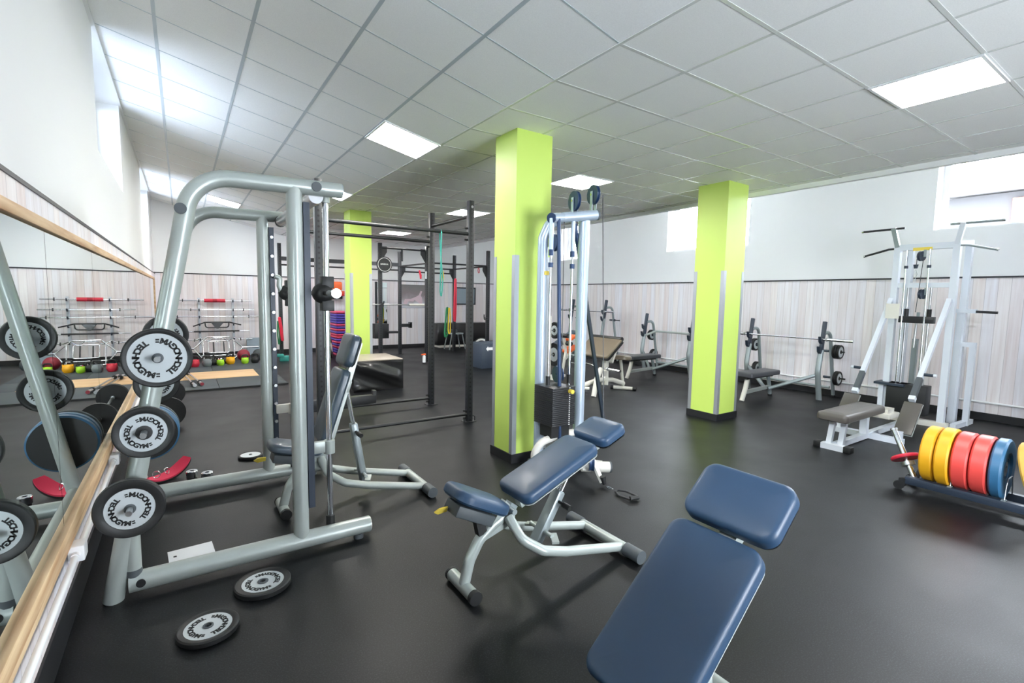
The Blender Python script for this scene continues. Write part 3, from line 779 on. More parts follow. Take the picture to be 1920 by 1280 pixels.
h = thing('stirrup_grip', 'black D-shaped cable handle lying on the floor at the foot of the cable tower', 'cable attachment', (2.82, 2.58, 0))
part('grip', MB().cyl((2.86, 2.44, 0.022), (2.79, 2.54 - 0.08, 0.022), 0.016, 16).cyl((2.79, 2.46, 0.022), (2.80, 2.455, 0.022), 0.018, 16), RUB, h, True)
part('strap', MB().tube([(2.87, 2.445, 0.022), (2.855, 2.56, 0.03), (2.815, 2.665, 0.02), (2.775, 2.56, 0.012), (2.785, 2.46, 0.018)], 0.008, 10, fil=0.03), BLK, h, True)
part('snap_hook', MB().tube([(2.815, 2.66, 0.02), (2.80, 2.71, 0.016), (2.815, 2.74, 0.016), (2.83, 2.71, 0.016)], 0.004, 8, closed=True), CHROME, h, True)

# ------------------------------------------------------------------ white pulldown and row tower by the boarded wall
def lat():
    t = thing('pulldown_tower', 'white square-tube pulldown tower with seat, foot plates and pull-up handles', 'exercise machine', (7.2, 2.23, 0))
    X = 7.85; ya, yb = 1.935, 2.53
    for y in (ya, yb):
        part('upright', MB().bb(X - 0.04, X + 0.04, y - 0.034, y + 0.034, 0.0, 2.31), WHITEP, t, True)
    part('header', MB().bb(X - 0.04, X + 0.04, ya + 0.034, yb - 0.034, 2.235, 2.31), WHITEP, t, True)
    part('mid_beam', MB().bb(X - 0.03, X + 0.03, ya + 0.034, yb - 0.034, 1.755, 1.815), WHITEP, t, True)
    part('rear_upright', MB().bb(8.28, 8.36, 1.90, 1.965, 0, 2.36), WHITEP, t, True)
    part('rear_upright', MB().bb(8.28, 8.36, 2.50, 2.565, 0, 2.36), WHITEP, t, True)
    part('top_link', MB().bar((X, ya, 2.28), (8.32, 1.93, 2.33), 0.06, 0.06), WHITEP, t, True)
    part('top_link', MB().bar((X, yb, 2.28), (8.32, 2.53, 2.33), 0.06, 0.06), WHITEP, t, True)
    part('name_plate', MB().bb(X - 0.044, X - 0.040, 2.165, 2.36, 2.222, 2.262), YEL, t, True)
    for y in (2.15, 2.385):
        part('guide_rod', MB().cyl((X, y, 0.5), (X, y, 1.755), 0.012, 14), STEELB, t, True)
        part('guide_rod', MB().cyl((X - 0.05, y + 0.03, 0.45), (X - 0.05, y + 0.03, 2.235), 0.011, 14), CHROME, t, True)
        part('rod_collar', MB().cyl((X - 0.05, y + 0.03, 2.0), (X - 0.05, y + 0.03, 2.035), 0.022, 14), BLKB, t, True)
        part('stack_bushing', MB().cyl((X, y, 1.385), (X, y, 1.48), 0.026, 14), RUB, t, True)
    part('carriage_plate', MB().bb(X - 0.05, X + 0.05, 2.09, 2.45, 1.30, 1.385, 0.004), BLK, t, True)
    part('selector_stem', MB().cyl((X - 0.03, 2.26, 1.30), (X - 0.03, 2.27, 0.98), 0.014, 14), STEELB, t, True)
    part('selector_stem_top', MB().bb(X - 0.02, X + 0.02, 2.245, 2.27, 1.385, 1.44), SILVERD, t, True)
    part('weight_stack', MB().bb(X - 0.10, X + 0.10, 2.08, 2.50, 0.12, 0.50, 0.006), RUB, t, True)
    for z, y in ((2.15, 2.262), (1.67, 2.22)):
        part('pulley', MB().lathe([(0.008, -0.015), (0.062, -0.015), (0.052, 0), (0.062, 0.015), (0.008, 0.015)], (X - 0.06, y, z), (0.35, 1, 0), 28, True), BLKB, t, True)
        part('pulley_bracket', MB().bar((X - 0.05, y - 0.03, z + 0.08), (X - 0.05, y - 0.03, z - 0.01), 0.03, 0.008), SILVERD, t, True)
    part('cable', MB().cyl((X - 0.06, 2.24, 2.12), (X - 0.05, 2.275, 1.44), 0.004, 8), CABLE, t, True)
    part('cable', MB().cyl((X - 0.08, 2.30, 2.12), (X - 0.08, 2.30, 2.02), 0.004, 8), CABLE, t, True)
    part('cable_stop', MB().cyl((X - 0.08, 2.305, 2.045), (X - 0.08, 2.305, 1.995), 0.028, 14, 0.018), BLKB, t, True)
    part('snap_hook', MB().tube([(X - 0.08, 2.30, 1.985), (X - 0.08, 2.325, 1.90), (X - 0.08, 2.31, 1.83), (X - 0.08, 2.285, 1.92)], 0.004, 8, closed=True), STEELB, t, True)
    # pull-up handles on top
    for s, y0 in ((1, yb), (-1, ya)):
        ye = y0 + s * 0.03
        part('handle_bracket', MB().bar((X - 0.02, ye - s * 0.03, 2.28), (X - 0.06, ye + s * 0.02, 2.53), 0.05, 0.05, up=(0, 1, 0)), SILVERD if s > 0 else WHITEP, t, True)
        pts = [(X - 0.06, ye - s * 0.10, 2.52), (X - 0.06, ye + s * 0.36, 2.515)]
        part('pull_up_grip', MB().cyl(pts[0], pts[1], 0.0135, 14), BLK if s > 0 else SILVERD, t, True)
        part('grip_end', MB().cyl(pts[1], Vector(pts[1]) + V(0, s * 0.02, 0), 0.016, 14), CHROME, t, True)
        part('pull_up_grip', MB().tube([(X - 0.02, y0, 2.265), (X - 0.02, y0 + s * 0.10, 2.26), (X - 0.04, y0 + s * 0.36, 2.185)], 0.0135, 14, fil=0.03), BLK if s > 0 else SILVERD, t, True)
        part('grip_end', MB().cyl((X - 0.04, y0 + s * 0.36, 2.185), (X - 0.041, y0 + s * 0.375, 2.181), 0.017, 14), CHROME, t, True)
    # chest-height leaning arms with foot plates
    for y, q in ((1.95, (6.79, 0.50)), (2.515, (6.96, 0.48))):
        top = Vector((7.80, y + (0.03 if y > 2.2 else 0), 1.60)); low = Vector((6.80, y, 0.43))
        d = (top - low).normalized()
        part('inclined_arm', MB().bar(low + d * 0.34, top, 0.05, 0.055), WHITEP, t, True)
        part('arm_grip', MB().bar(low + d * 0.08, low + d * 0.34, 0.054, 0.058), CAPG, t, True)
        part('arm_collar', MB().bar(low + d * 0.03, low + d * 0.08, 0.06, 0.062), WHITEP, t, True)
        side = -1 if y < 2.2 else 1
        g = low + d * 0.40
        part('side_grip', MB().cyl(g, g + V(0, side * 0.11, 0.0), 0.018, 14), BLKB, t, True)
        part('grip_end', MB().cyl(g + V(0, side * 0.11, 0), g + V(0, side * 0.14, 0), 0.019, 14), WHITEP, t, True)
        n = Vector((-d.z, 0, d.x))
        c = Vector((6.68, y + (-0.02 if y < 2.2 else 0.02), 0.27))
        R = Matrix((d, Vector((0, 1, 0)), n)).transposed()
        part('foot_plate', MB().box(c, (0.42, 0.17, 0.025), R, 0.008), VINYLX, t, True)
        part('plate_edge', MB().box(c - n * 0.018, (0.425, 0.175, 0.010), R), SILVER, t, True)
        part('plate_post', MB().bb(6.48, 6.54, y - 0.035, y + 0.035, 0.02, 0.14), WHITEP, t, True)
    # seat on its rail
    M = M4(Matrix.Identity(3), (6.03, 2.235, 0.315))
    part('seat', MB().pad(1.0, 0.30, 0.085, 0.05, 0.035, M, crown=0.01), VINYLX, t, True)
    for dy in (-0.055, 0.055):
        part('seat_leg', MB().bar((5.66, 2.235 + dy, 0.03), (5.74, 2.235 + dy, 0.33), 0.05, 0.045), WHITEP, t, True)
    part('front_foot', MB().bb(5.60, 5.68, 2.13, 2.345, 0.0, 0.06), WHITEP, t, True)
    for a, c in ((2.06, 2.13), (2.345, 2.415)):
        part('foot_cap', MB().bb(5.595, 5.685, a, c, 0.0, 0.065, 0.006), RUB, t, True)
    part('floor_rail', MB().bb(5.68, 7.85, 2.205, 2.265, 0.01, 0.07), WHITEP, t, True)
    part('seat_leg', MB().bb(6.35, 6.42, 2.20, 2.27, 0.07, 0.32), WHITEP, t, True)
    part('cross_foot', MB().bb(6.47, 6.55, 1.90, 2.57, 0.0, 0.06), WHITEP, t, True)
    part('cradle', MB().bb(6.95, 7.25, 2.18, 2.36, 0.16, 0.22, 0.008).bb(7.0, 7.2, 2.22, 2.32, 0.22, 0.27), CREAM, t, True)
    part('side_shelf', MB().bb(7.70, 7.95, 2.30, 2.63, 0.47, 0.50), BLKB, t, True)
    part('shelf_post', MB().bb(7.79, 7.85, 2.545, 2.60, 0.0, 0.47), WHITEP, t, True)
    part('base_beam', MB().bb(7.80, 7.88, 1.86, 2.62, 0.0, 0.07), CREAM, t, True)
    # dip station behind
    part('dip_post', MB().bb(8.27, 8.33, 1.92, 1.985, 0, 1.47), WHITEP, t, True)
    part('dip_handle', MB().cyl((8.27, 1.93, 1.465), (8.26, 1.60, 1.455), 0.016, 14), BLK, t, True)
    part('dip_bracket', MB().bb(8.25, 8.33, 1.80, 2.03, 1.44, 1.49), WHITEP, t, True)
    part('brace_post', MB().bb(8.26, 8.32, 1.77, 1.83, 0.0, 1.07), WHITEP, t, True)
    part('brace_top', MB().bb(8.26, 8.32, 1.83, 1.98, 1.01, 1.07), WHITEP, t, True)
    part('brace_post', MB().bb(8.26, 8.32, 2.36, 2.42, 0.0, 1.07), SILVERD, t, True)
    part('brace_foot', MB().bar((7.90, 1.83, 0.03), (8.50, 1.80, 0.03), 0.06, 0.06), WHITEP, t, True)
    # instruction card
    part('instruction_card', MB().box((7.50, 2.425, 1.45), (0.006, 0.15, 0.19), rotm('X', 0) @ rotm('Z', -6)), CREAM, t, True)
    part('card_stay', MB().cyl((7.52, 2.41, 1.36), (7.84, 2.50, 1.50), 0.006, 8), WHITEP, t, True)
lat()

# ------------------------------------------------------------------ flat floor rack of coloured bumper plates
rk = thing('plate_rack', 'low black plate rack on castors holding coloured bumper plates', 'rack', (5.05, 0.8, 0))
for x in (4.93, 5.19):
    part('side_rail', MB().bb(x - 0.028, x + 0.028, -0.05, 1.40, 0.062, 0.122, 0.004), BLKB, rk, True)
for y in (1.34, 0.62, 0.0):
    part('cross_bar', MB().bb(4.95, 5.17, y - 0.02, y + 0.02, 0.062, 0.09), BLKB, rk, True)
for y in (1.1223, 0.818, 0.42, 0.2):
    part('divider', MB().tube([(4.94, y, 0.11), (4.99, y, 0.27), (5.13, y, 0.27), (5.18, y, 0.11)], 0.004, 10, fil=0.04), STEELB, rk, True)
    part('divider_foot', MB().bb(4.905, 4.955, y - 0.012, y + 0.012, 0.118, 0.126), SILVERD, rk, True)
for x in (4.92, 5.20):
    for y in (1.44, -0.08):
        part('castor', MB().cyl((x - 0.012, y, 0.036), (x + 0.012, y, 0.036), 0.036, 20).bb(x - 0.018, x + 0.018, y - 0.045 if y > 1 else y, y if y > 1 else y + 0.045, 0.04, 0.10), RUB, rk, True)
part('end_handle', MB().tube([(5.0, 1.335, 0.08), (5.0, 1.345, 0.17), (5.12, 1.345, 0.17), (5.12, 1.335, 0.08)], 0.01, 10, fil=0.03), RUB, rk, True)
def bumper(label, y, z, R, T, m, tilt=0.0, x=5.06, hub=STEELB, yaw=0.0):
    t = thing('bumper_plate', label, 'weight plate', (x, y, z), group=None)
    t.rotation_euler = (math.radians(90 + tilt), 0, math.radians(yaw))
    h = T / 2
    part('tyre', MB().lathe([(0.03, -h * 0.5), (R * 0.52, -h * 0.5), (R * 0.56, -h), (R - 0.012, -h), (R, -h + 0.012), (R, h - 0.012), (R - 0.012, h), (R * 0.56, h), (R * 0.52, h * 0.5), (0.03, h * 0.5)], n=56, closed=True), m, t)
    part('hub_ring', MB().lathe([(0.026, -h * 0.62), (0.055, -h * 0.62), (0.055, h * 0.62), (0.026, h * 0.62)], n=32, closed=True), hub, t)
    part('inner_ridge', MB().lathe([(R * 0.36, h * 0.48), (R * 0.40, h * 0.48), (R * 0.40, h * 0.72), (R * 0.36, h * 0.72)], n=40, closed=True), m, t)
    return t
bumper('yellow bumper plate at the castor end of the low plate rack', 1.268, 0.326, 0.225, 0.085, YELP)
bumper('yellow bumper plate with orange ridge, second along the low plate rack', 1.172, 0.326, 0.232, 0.088, YELP)
bumper('red bumper plate beside the yellow pair in the low plate rack', 1.068, 0.326, 0.225, 0.098, REDP)
bumper('red bumper plate next to the blue plate in the low plate rack', 0.962, 0.326, 0.225, 0.098, REDP)
bumper('blue bumper plate in the low plate rack', 0.867, 0.326, 0.225, 0.07, BLUP)
bumper('mustard bumper plate leaning over in the low plate rack', 0.70, 0.334, 0.225, 0.06, TANP, tilt=-16)
# change plate dumb-bell propped at the rack end
db = thing('loaded_handle', 'chrome dumbbell handle with a small red plate propped against the end of the plate rack', 'dumbbell', (5.06, 1.42, 0))
dd = (Vector((5.17, 1.55, 0.405)) - Vector((5.10, 1.43, 0.20))).normalized()
c0 = Vector((5.06, 1.44, 0.215))
part('handle', MB().cyl(c0 - dd * 0.14, c0 + dd * 0.27, 0.0225, 20), CHROME, db, True)
part('handle_tip', MB().cyl(c0 + dd * 0.27, c0 + dd * 0.285, 0.028, 20), STEELB, db, True)
part('red_disc', MB().lathe([(0.023, -0.014), (0.10, -0.014), (0.105, -0.006), (0.105, 0.006), (0.10, 0.014), (0.023, 0.014)], c0 + dd * 0.03, dd, 40, True), RED, db, True)
part('collar', MB().lathe([(0.023, -0.03), (0.05, -0.03), (0.05, 0.0), (0.023, 0.0)], c0 - dd * 0.01, dd, 24, True), STEELB, db, True)
# ------------------------------------------------------------------ bench press stations along the boarded wall
def press(label, yc, pad_m, dz=0.0, tie=False, incline=0.0, xo=0.0):
    t = thing('bench_press_station', label, 'weight bench', (8.0 + xo, yc, 0))
    o = t
    def P(x, y, z): return (x + xo, yc + y, z)
    for s in (-1, 1):
        y = s * 0.585
        part('upright', MB().tube([P(8.345, y, 0), P(8.235, y, 0.45 + dz * 0.6), P(8.30, y, 0.80 + dz)], 0.042, 18, fil=0.25, ry=0.032), SILVERD, o, True)
        ut = part('upright_top', MB().bar(P(8.29, y, 0.76 + dz), P(8.365, y, 1.245 + dz), 0.05, 0.06, up=(1, 0, 0), bev=0.006), POSTB, o, True)
        for z in (0.955 + dz, 0.80 + dz):
            x = 8.285 + (z - dz - 0.76) * 0.155
            part('bar_hook', MB().slab([(-0.10, 0.055), (-0.085, 0.06), (-0.065, 0.0), (0.0, -0.01), (0.0, -0.06), (-0.05, -0.055), (-0.085, -0.02)], -0.022, 0.022, M4(Matrix(((1, 0, 0), (0, 0, -1), (0, 1, 0))), P(x, y, z))), BLKB, ut, True)
        part('rear_arch', MB().tube([P(8.35, y, 1.06 + dz), P(8.56, y, 1.08 + dz), P(8.80, y * 1.03, 0.0)], 0.027, 16, fil=0.14, nf=8), SILVERD, o, True)
        part('foot_cap', MB().cyl(P(8.80, y * 1.03, 0.0), P(8.793, y * 1.03, 0.04), 0.031, 16), RUB, o, True)
        for z in (0.765 + dz, 0.33 + dz * 0.5):
            x = 8.56 + (1.08 + dz - z) * 0.24 / (1.08 + dz)
            hn = part('plate_horn', MB().cyl(P(x, y, z), P(x, y + s * 0.20, z), 0.012, 14), BLK, o, True)
            part('horn_stop', MB().cyl(P(x, y + s * 0.028, z), P(x, y + s * 0.045, z), 0.03, 16), BLKB, hn, True)
            if s < 0: part('horn_knob', MB().cyl(P(x, y + 0.02, z), P(x, y + 0.12, z), 0.02, 14), BLKB, hn, True)
        part('diagonal_tube', MB().cyl(P(7.85, s * 0.03, 0.14), P(8.26, y - s * 0.03, 0.40), 0.028, 16), SILVERD, o, True)
    part('rear_base_tube', MB().cyl(P(8.74, -0.56, 0.16), P(8.74, 0.56, 0.16), 0.022, 14), SILVERD, o, True)
    if tie:
        part('tie_tube', MB().tube([P(8.31, 0.55, 0.78), P(8.56, 0.50, 0.86), P(8.56, -0.50, 0.86), P(8.31, -0.55, 0.78)], 0.022, 14, fil=0.08), SILVER, o, True)
    M = M4(rotm('Y', -incline), P(7.57, 0, 0.372 + math.sin(math.radians(incline)) * 0.3))
    part('pad', MB().pad(0.84, 0.29, 0.075, 0.03, 0.022, M, crown=0.004), pad_m, o, True)
    part('front_leg', MB().tube([P(7.28, 0, 0.37), P(7.24, 0, 0.20), P(7.15, 0, 0.0)], 0.036, 16, fil=0.1), CREAM, o, True)
    part('rear_leg', MB().tube([P(7.86, 0, 0.38), P(7.92, 0, 0.22), P(7.98, 0, 0.0)], 0.03, 16, fil=0.1), SILVERD, o, True)
    part('leg_cap', MB().cyl(P(7.977, 0, 0.0), P(7.97, 0, 0.035), 0.034, 16), RUB, o, True)
    part('under_beam', MB().bar(P(7.22, 0, 0.13), P(7.95, 0, 0.16), 0.05, 0.05), SILVER, o, True)
    part('under_pad_frame', MB().bb(7.2 + xo, 7.95 + xo, yc - 0.04, yc + 0.04, 0.335, 0.372), RUB, o, True) if not incline else None
    return t
press('flat bench press station with a bare barbell, beside the pulldown tower', 4.15, VINYLD)
press('flat bench press station with no bar, on the far side of the green pillar', 6.52, VINYLD, tie=True)
press('tall bench press station with a bare barbell at the far end of the boarded wall', 8.93, VINYLG, dz=0.27, incline=28)
def barbell(label, x, y0, y1, z, r=0.0135, sl=0.36, m=CHROME, group=None):
    t = thing('barbell', label, 'barbell', (x, (y0 + y1) / 2, z), group=group)
    part('shaft', MB().cyl((x, y0 + sl, z), (x, y1 - sl, z), r, 16), m, t, True)
    for a, c in ((y0, y0 + sl), (y1 - sl, y1)):
        part('sleeve', MB().cyl((x, a, z), (x, c, z), r * 1.7, 20), m, t, True)
    for yy in (y0 + sl, y1 - sl):
        part('collar_ring', MB().cyl((x, yy - 0.01, z), (x, yy + 0.01, z), r * 2.2, 20), STEELB, t, True)
    return t
barbell('bare chrome barbell resting on the bench press hooks beside the pulldown tower', 8.268, 3.12, 5.18, 0.970)
barbell('thin bare barbell on the hooks of the tall far bench press station', 8.268, 8.0, 9.98, 1.239, 0.012, 0.3)
for yc, who in ((4.15, 'bench press with the barbell'), (6.52, 'bench press beyond the pillar')):
    for s, sd in ((-1, 'nearer'), (1, 'farther')):
        for z, lv in ((0.765, 'upper'), (0.33, 'lower')):
            x = 8.56 + (1.08 - z) * 0.24 / 1.08
            for k in range(2 if not (s < 0 and z > 0.5) else 3):
                R = 0.112 if z > 0.5 else 0.115
                y = yc + s * (0.585 + 0.052 + 0.034 * k + 0.017)
                disc_plate('%s plate on the %s %s horn of the %s' % (('first', 'second', 'third')[k], sd, lv, who), R, 0.033, 0.082, 0.03, 0.0145, FACE_CAM, (x, y, z - 0.001), 90, letters=False, group='plates stored on the bench press horns')

# ------------------------------------------------------------------ preacher curl bench
def preacher():
    t = thing('preacher_bench', 'cream framed curl bench with a broad taupe arm pad and small saddle seat', 'weight bench', (5.85, 5.8, 0))
    d = Vector((0.36, 0, 0.30)).normalized(); n = Vector((-d.z, 0, d.x))
    R = Matrix((d, Vector((0, 1, 0)), n)).transposed()
    part('arm_pad', MB().pad(0.46, 0.72, 0.05, 0.05, 0.022, M4(R, Vector((5.76, 5.90, 0.76)) - n * 0.05), crown=0.004), VINYLT, t, True)
    part('arm_pad_edge', MB().pad(0.47, 0.73, 0.05, 0.05, 0.01, M4(R, Vector((5.76, 5.90, 0.76)) - n * 0.095)), VINYLK, t, True)
    part('front_roll', MB().cyl((5.945, 5.55, 0.885), (5.945, 6.25, 0.885), 0.038, 20), VINYLK, t, True)
    part('pad_column', MB().bar((5.86, 5.82, 0.72), (5.76, 5.72, 0.12), 0.08, 0.07), CREAM, t, True)
    part('column_brace', MB().bar((5.95, 5.70, 0.70), (5.82, 5.66, 0.50), 0.06, 0.05), CREAM, t, True)
    part('front_leg', MB().tube([(5.34, 5.54, 0), (5.44, 5.58, 0.28), (5.56, 5.62, 0.42)], 0.04, 16, fil=0.1), CREAM, t, True)
    part('floor_beam', MB().tube([(5.02, 5.74, 0.06), (5.30, 5.72, 0.16), (5.60, 5.72, 0.22), (5.95, 5.74, 0.19), (6.24, 5.76, 0.10)], 0.04, 16, fil=0.15), CREAM, t, True)
    part('bar_peg', MB().cyl((5.06, 5.85, 0.13), (5.32, 5.62, 0.12), 0.024, 16), CREAM, t, True)
    part('seat_stem', MB().bar((6.24, 5.76, 0.03), (6.20, 5.80, 0.50), 0.035, 0.035), CREAM, t, True)
    part('stand_bar', MB().cyl((6.12, 5.87, 0.03), (6.30, 5.60, 0.03), 0.03, 16), CREAM, t, True)
    part('stand_cap', MB().cyl((6.09, 5.91, 0.03), (6.12, 5.87, 0.03), 0.034, 16), RUB, t, True)
    part('stand_cap', MB().cyl((6.30, 5.60, 0.03), (6.335, 5.55, 0.03), 0.034, 16), RUB, t, True)
    part('seat', MB().pad(0.30, 0.36, 0.075, 0.10, 0.03, M4(rotm('Z', 20) @ rotm('Y', 6), (6.18, 5.80, 0.51)), crown=0.01), VINYLT, t, True)
    part('bar_cradle', MB().bar((5.62, 5.60, 0.30), (5.60, 5.56, 0.395), 0.05, 0.03), CREAM, t, True)
preacher()
ez = thing('curl_bar', 'chrome wavy curl bar resting low on the cream curl bench', 'barbell', (5.62, 5.7, 0.42))
part('shaft', MB().tube([(5.62, 5.52, 0.425), (5.62, 5.68, 0.42), (5.62, 5.76, 0.385), (5.62, 5.88, 0.445), (5.62, 6.02, 0.455), (5.62, 6.16, 0.40), (5.62, 6.40, 0.42)], 0.0125, 12, fil=0.03), CHROME, ez, True)
part('sleeve', MB().cyl((5.62, 5.26, 0.42), (5.62, 5.52, 0.425), 0.023, 18), CHROME, ez, True)
part('collar', MB().cyl((5.62, 5.51, 0.425), (5.62, 5.535, 0.425), 0.034, 18), STEELB, ez, True)
# plate tree seen through the cable tower
pt = thing('plate_tree', 'plate storage tree with black plates seen through the rods of the cable tower', 'plate rack', (5.80, 7.3, 0))
part('post', MB().bb(5.76, 5.84, 7.26, 7.34, 0.04, 1.20), CREAM, pt, True)
part('base', MB().bb(5.5, 6.2, 7.24, 7.36, 0.0, 0.05).bb(5.74, 5.86, 7.05, 7.55, 0.0, 0.05), CREAM, pt, True)
part('top_knob', MB().cyl((5.80, 7.3, 1.20), (5.80, 7.3, 1.25), 0.03, 16), RUB, pt, True)
for z, s in ((0.92, -1), (0.92, 1), (0.45, -1), (0.45, 1)):
    part('horn', MB().cyl((5.80 + s * 0.03, 7.3, z), (5.80 + s * 0.30, 7.3, z), 0.013, 14), STEELB, pt, True)
for z, s, R, lb in ((0.92, -1, 0.15, 'smaller dark plate on the near upper horn of the plate tree'), (0.92, 1, 0.16, 'smaller dark plate on the far upper horn of the plate tree'), (0.45, 1, 0.225, 'large dark plate on the low horn of the plate tree'), (0.45, -1, 0.19, 'dark plate low on the near side of the plate tree')):
    disc_plate(lb, R, 0.05, R * 0.6, 0.04, 0.0145, Matrix.Rotation(-PI / 2, 3, 'Y'), (5.80 + s * 0.16, 7.3, z - 0.001), letters=False, group='plates on the storage tree')
# small core bench beyond the tower
ab = thing('abdominal_bench', 'small cream core bench with orange pads and black foot rollers beyond the cable tower', 'weight bench', (6.6, 7.7, 0))
part('frame_leg', MB().tube([(6.42, 7.6, 0.0), (6.52, 7.62, 0.45), (6.45, 7.62, 0.78)], 0.03, 14, fil=0.1), CREAM, ab, True)
part('frame_beam', MB().bar((6.50, 7.62, 0.30), (7.15, 7.9, 0.62), 0.05, 0.05), CREAM, ab, True)
part('rear_leg', MB().bar((7.10, 7.9, 0.60), (7.15, 8.0, 0.0), 0.05, 0.05), CREAM, ab, True)
part('foot_roller', MB().cyl((6.44, 7.46, 0.78), (6.44, 7.78, 0.78), 0.045, 18), VINYLK, ab, True)
part('foot_roller', MB().cyl((6.52, 7.46, 0.62), (6.52, 7.78, 0.62), 0.045, 18), VINYLK, ab, True)
part('orange_pad', MB().pad(0.22, 0.26, 0.05, 0.03, 0.015, M4(rotm('Y', -25), (6.72, 7.72, 0.70))), ORG, ab, True)
part('orange_pad', MB().pad(0.30, 0.26, 0.05, 0.03, 0.015, M4(rotm('Y', -25), (6.75, 7.74, 0.46))), ORG, ab, True)
# ------------------------------------------------------------------ power rack
def post(t, x, y, h, s=0.07, m=None):
    b = MB().bb(-s / 2, s / 2, -s / 2, s / 2, 0.0, h, 0.003)
    o = part('upright', b, m or POSTM, t); o.location = Vector((x, y, 0)) - wloc(t)
    part('base_plate', MB().bb(x - 0.075, x + 0.075, y - 0.06, y + 0.06, 0, 0.008), BLK, o, True)
    return o
def power_rack():
    t = thing('power_rack', 'tall black four-post rack standing open between two green pillars', 'power rack', (2.0, 5.74, 0))
    xa, xb, ya, yb, h = 1.155, 2.895, 5.19, 6.29, 2.675
    for x in (xa, xb):
        for y in (ya, yb): post(t, x, y, h)
    for y in (ya, yb):
        part('pull_up_bar', MB().cyl((xa, y, 2.285), (xb, y, 2.285), 0.021, 16), BLK, t, True)
        part('floor_bar', MB().cyl((xa, y, 0.095), (xb, y, 0.095), 0.018, 14), BLK, t, True)
        for x, s in ((xb, -1), (xa, 1)):
            for z in (2.35, 2.215, 0.14, 0.05):
                part('bolt', MB().cyl((x + s * 0.035, y, z), (x + s * 0.075, y, z), 0.012, 12), BLK, t, True)
    for x in (xa, xb):
        part('side_bar', MB().cyl((x, ya, 2.50), (x, yb, 2.50), 0.021, 16), BLK, t, True)
    part('bolt', MB().cyl((xb, ya - 0.035, 2.60), (xb, ya - 0.045, 2.60), 0.015, 14), STEELB, t, True)
    part('spotter_arm', MB().bb(1.19, 2.06, 6.16, 6.24, 0.135, 0.245, 0.005).bb(2.02, 2.06, 6.16, 6.24, 0.245, 0.30), BLK, t, True)
    for x, s in ((xb, 1), (xb, -1)):
        part('floor_hook', MB().tube([(x + s * 0.075, ya - 0.02, 0.008), (x + s * 0.075, ya - 0.02, 0.06), (x + s * 0.05, ya - 0.02, 0.075)], 0.007, 8, fil=0.01), BLK, t, True)
power_rack()
def band(label, pts, r, m, ry=None, cat='resistance band', closed=True, group=None):
    b = MB().tube(pts, r, 10, fil=0.03, closed=closed, ry=ry)
    return solo('resistance_band', b, m, label, cat, group=group, loc=tuple(pts[0]))
band('teal elastic band knotted over the near pull-up bar of the power rack', [(2.505, 5.19, 2.312), (2.505, 5.225, 2.27), (2.518, 5.20, 1.95), (2.530, 5.18, 1.72), (2.510, 5.18, 1.50), (2.495, 5.18, 1.60), (2.498, 5.165, 2.0), (2.50, 5.155, 2.27)], 0.008, TEAL, 0.005)

# ------------------------------------------------------------------ long rig across the far end of the room
def rig():
    t = thing('pull_up_rig', 'long black pull-up rig with many posts across the far end of the room', 'pull-up rig', (4.5, 11.3, 0))
    H = 2.67
    spots = [(1.87, 12.2), (4.72, 12.2), (6.31, 12.2), (3.615, 10.5), (4.72, 10.5), (6.31, 10.4)]
    for x, y in spots: post(t, x, y, H, 0.075)
    for x0, x1, y, zs in ((1.87, 4.72, 12.2, (2.33, 2.19)), (4.72, 6.31, 12.2, (2.28, 2.16)), (4.72, 6.31, 10.45, (2.30,)), (3.615, 4.72, 10.5, (2.57,))):
        for k, z in enumerate(zs):
            if z == 2.33: part('ladder_beam', MB().bb(x0, x1, y - 0.03, y + 0.03, z - 0.045, z + 0.045), POSTM, t, True)
            else: part('cross_bar', MB().cyl((x0, y, z), (x1, y, z), 0.019, 12), BLK, t, True)
    for x in (4.72, 6.31):
        part('side_bar', MB().cyl((x, 10.45, 2.29), (x, 12.2, 2.29), 0.019, 12), BLK, t, True)
    for x, y, s in ((4.72, 12.2, 1), (6.31, 12.2, -1), (6.31, 10.4, -1), (4.72, 10.5, -1), (3.615, 10.5, 1)):
        part('gusset', MB().slab([(0, 0.10), (s * 0.12, 0.10), (s * 0.12, -0.02), (0, -0.22)], -0.006, 0.006, M4(Matrix(((1, 0, 0), (0, 0, -1), (0, 1, 0))), (x + s * 0.035, y, 2.20 if y > 11 else (2.50 if x < 5 else 2.20)))), BLK, t, True)
    part('dip_arm', MB().bb(4.74, 5.00, 12.10, 12.22, 0.72, 0.80).bb(4.96, 5.02, 12.10, 12.22, 0.69, 0.84), BLK, t, True)
    for y in (10.36,):
        for z in (1.02, 0.98):
            part('bar_hook', MB().tube([(6.28, y - 0.04, z), (6.16, y - 0.06, z), (6.15, y - 0.06, z + 0.09)], 0.013, 10, fil=0.03), BLK, t, True)
    for x in (3.615, 4.72):
        part('bar_hook', MB().bb(x - 0.03, x + 0.03, 10.38, 10.47, 1.27, 1.31).bb(x - 0.03, x + 0.03, 10.37, 10.39, 1.27, 1.38), BLK, t, True)
    part('hanging_box', MB().bb(4.12, 4.50, 12.4, 12.75, 0.41, 0.79, 0.01).bb(4.42, 4.72, 12.22, 12.45, 0.55, 0.60), BLK, t, True)
    part('rope_peg', MB().cyl((4.12, 10.5, 2.575), (4.12, 10.5, 2.30), 0.02, 12), BLK, t, True)
    part('pale_tag', MB().bb(4.66, 4.70, 10.455, 10.462, 1.93, 2.10), CARD, t, True)
rig()
tg = thing('target_disc', 'round black target disc with a white ring on a rig post', 'target', (3.67, 10.36, 2.20))
part('board', MB().cyl((3.67, 10.40, 2.20), (3.67, 10.37, 2.20), 0.172, 48), BLK, tg, True)
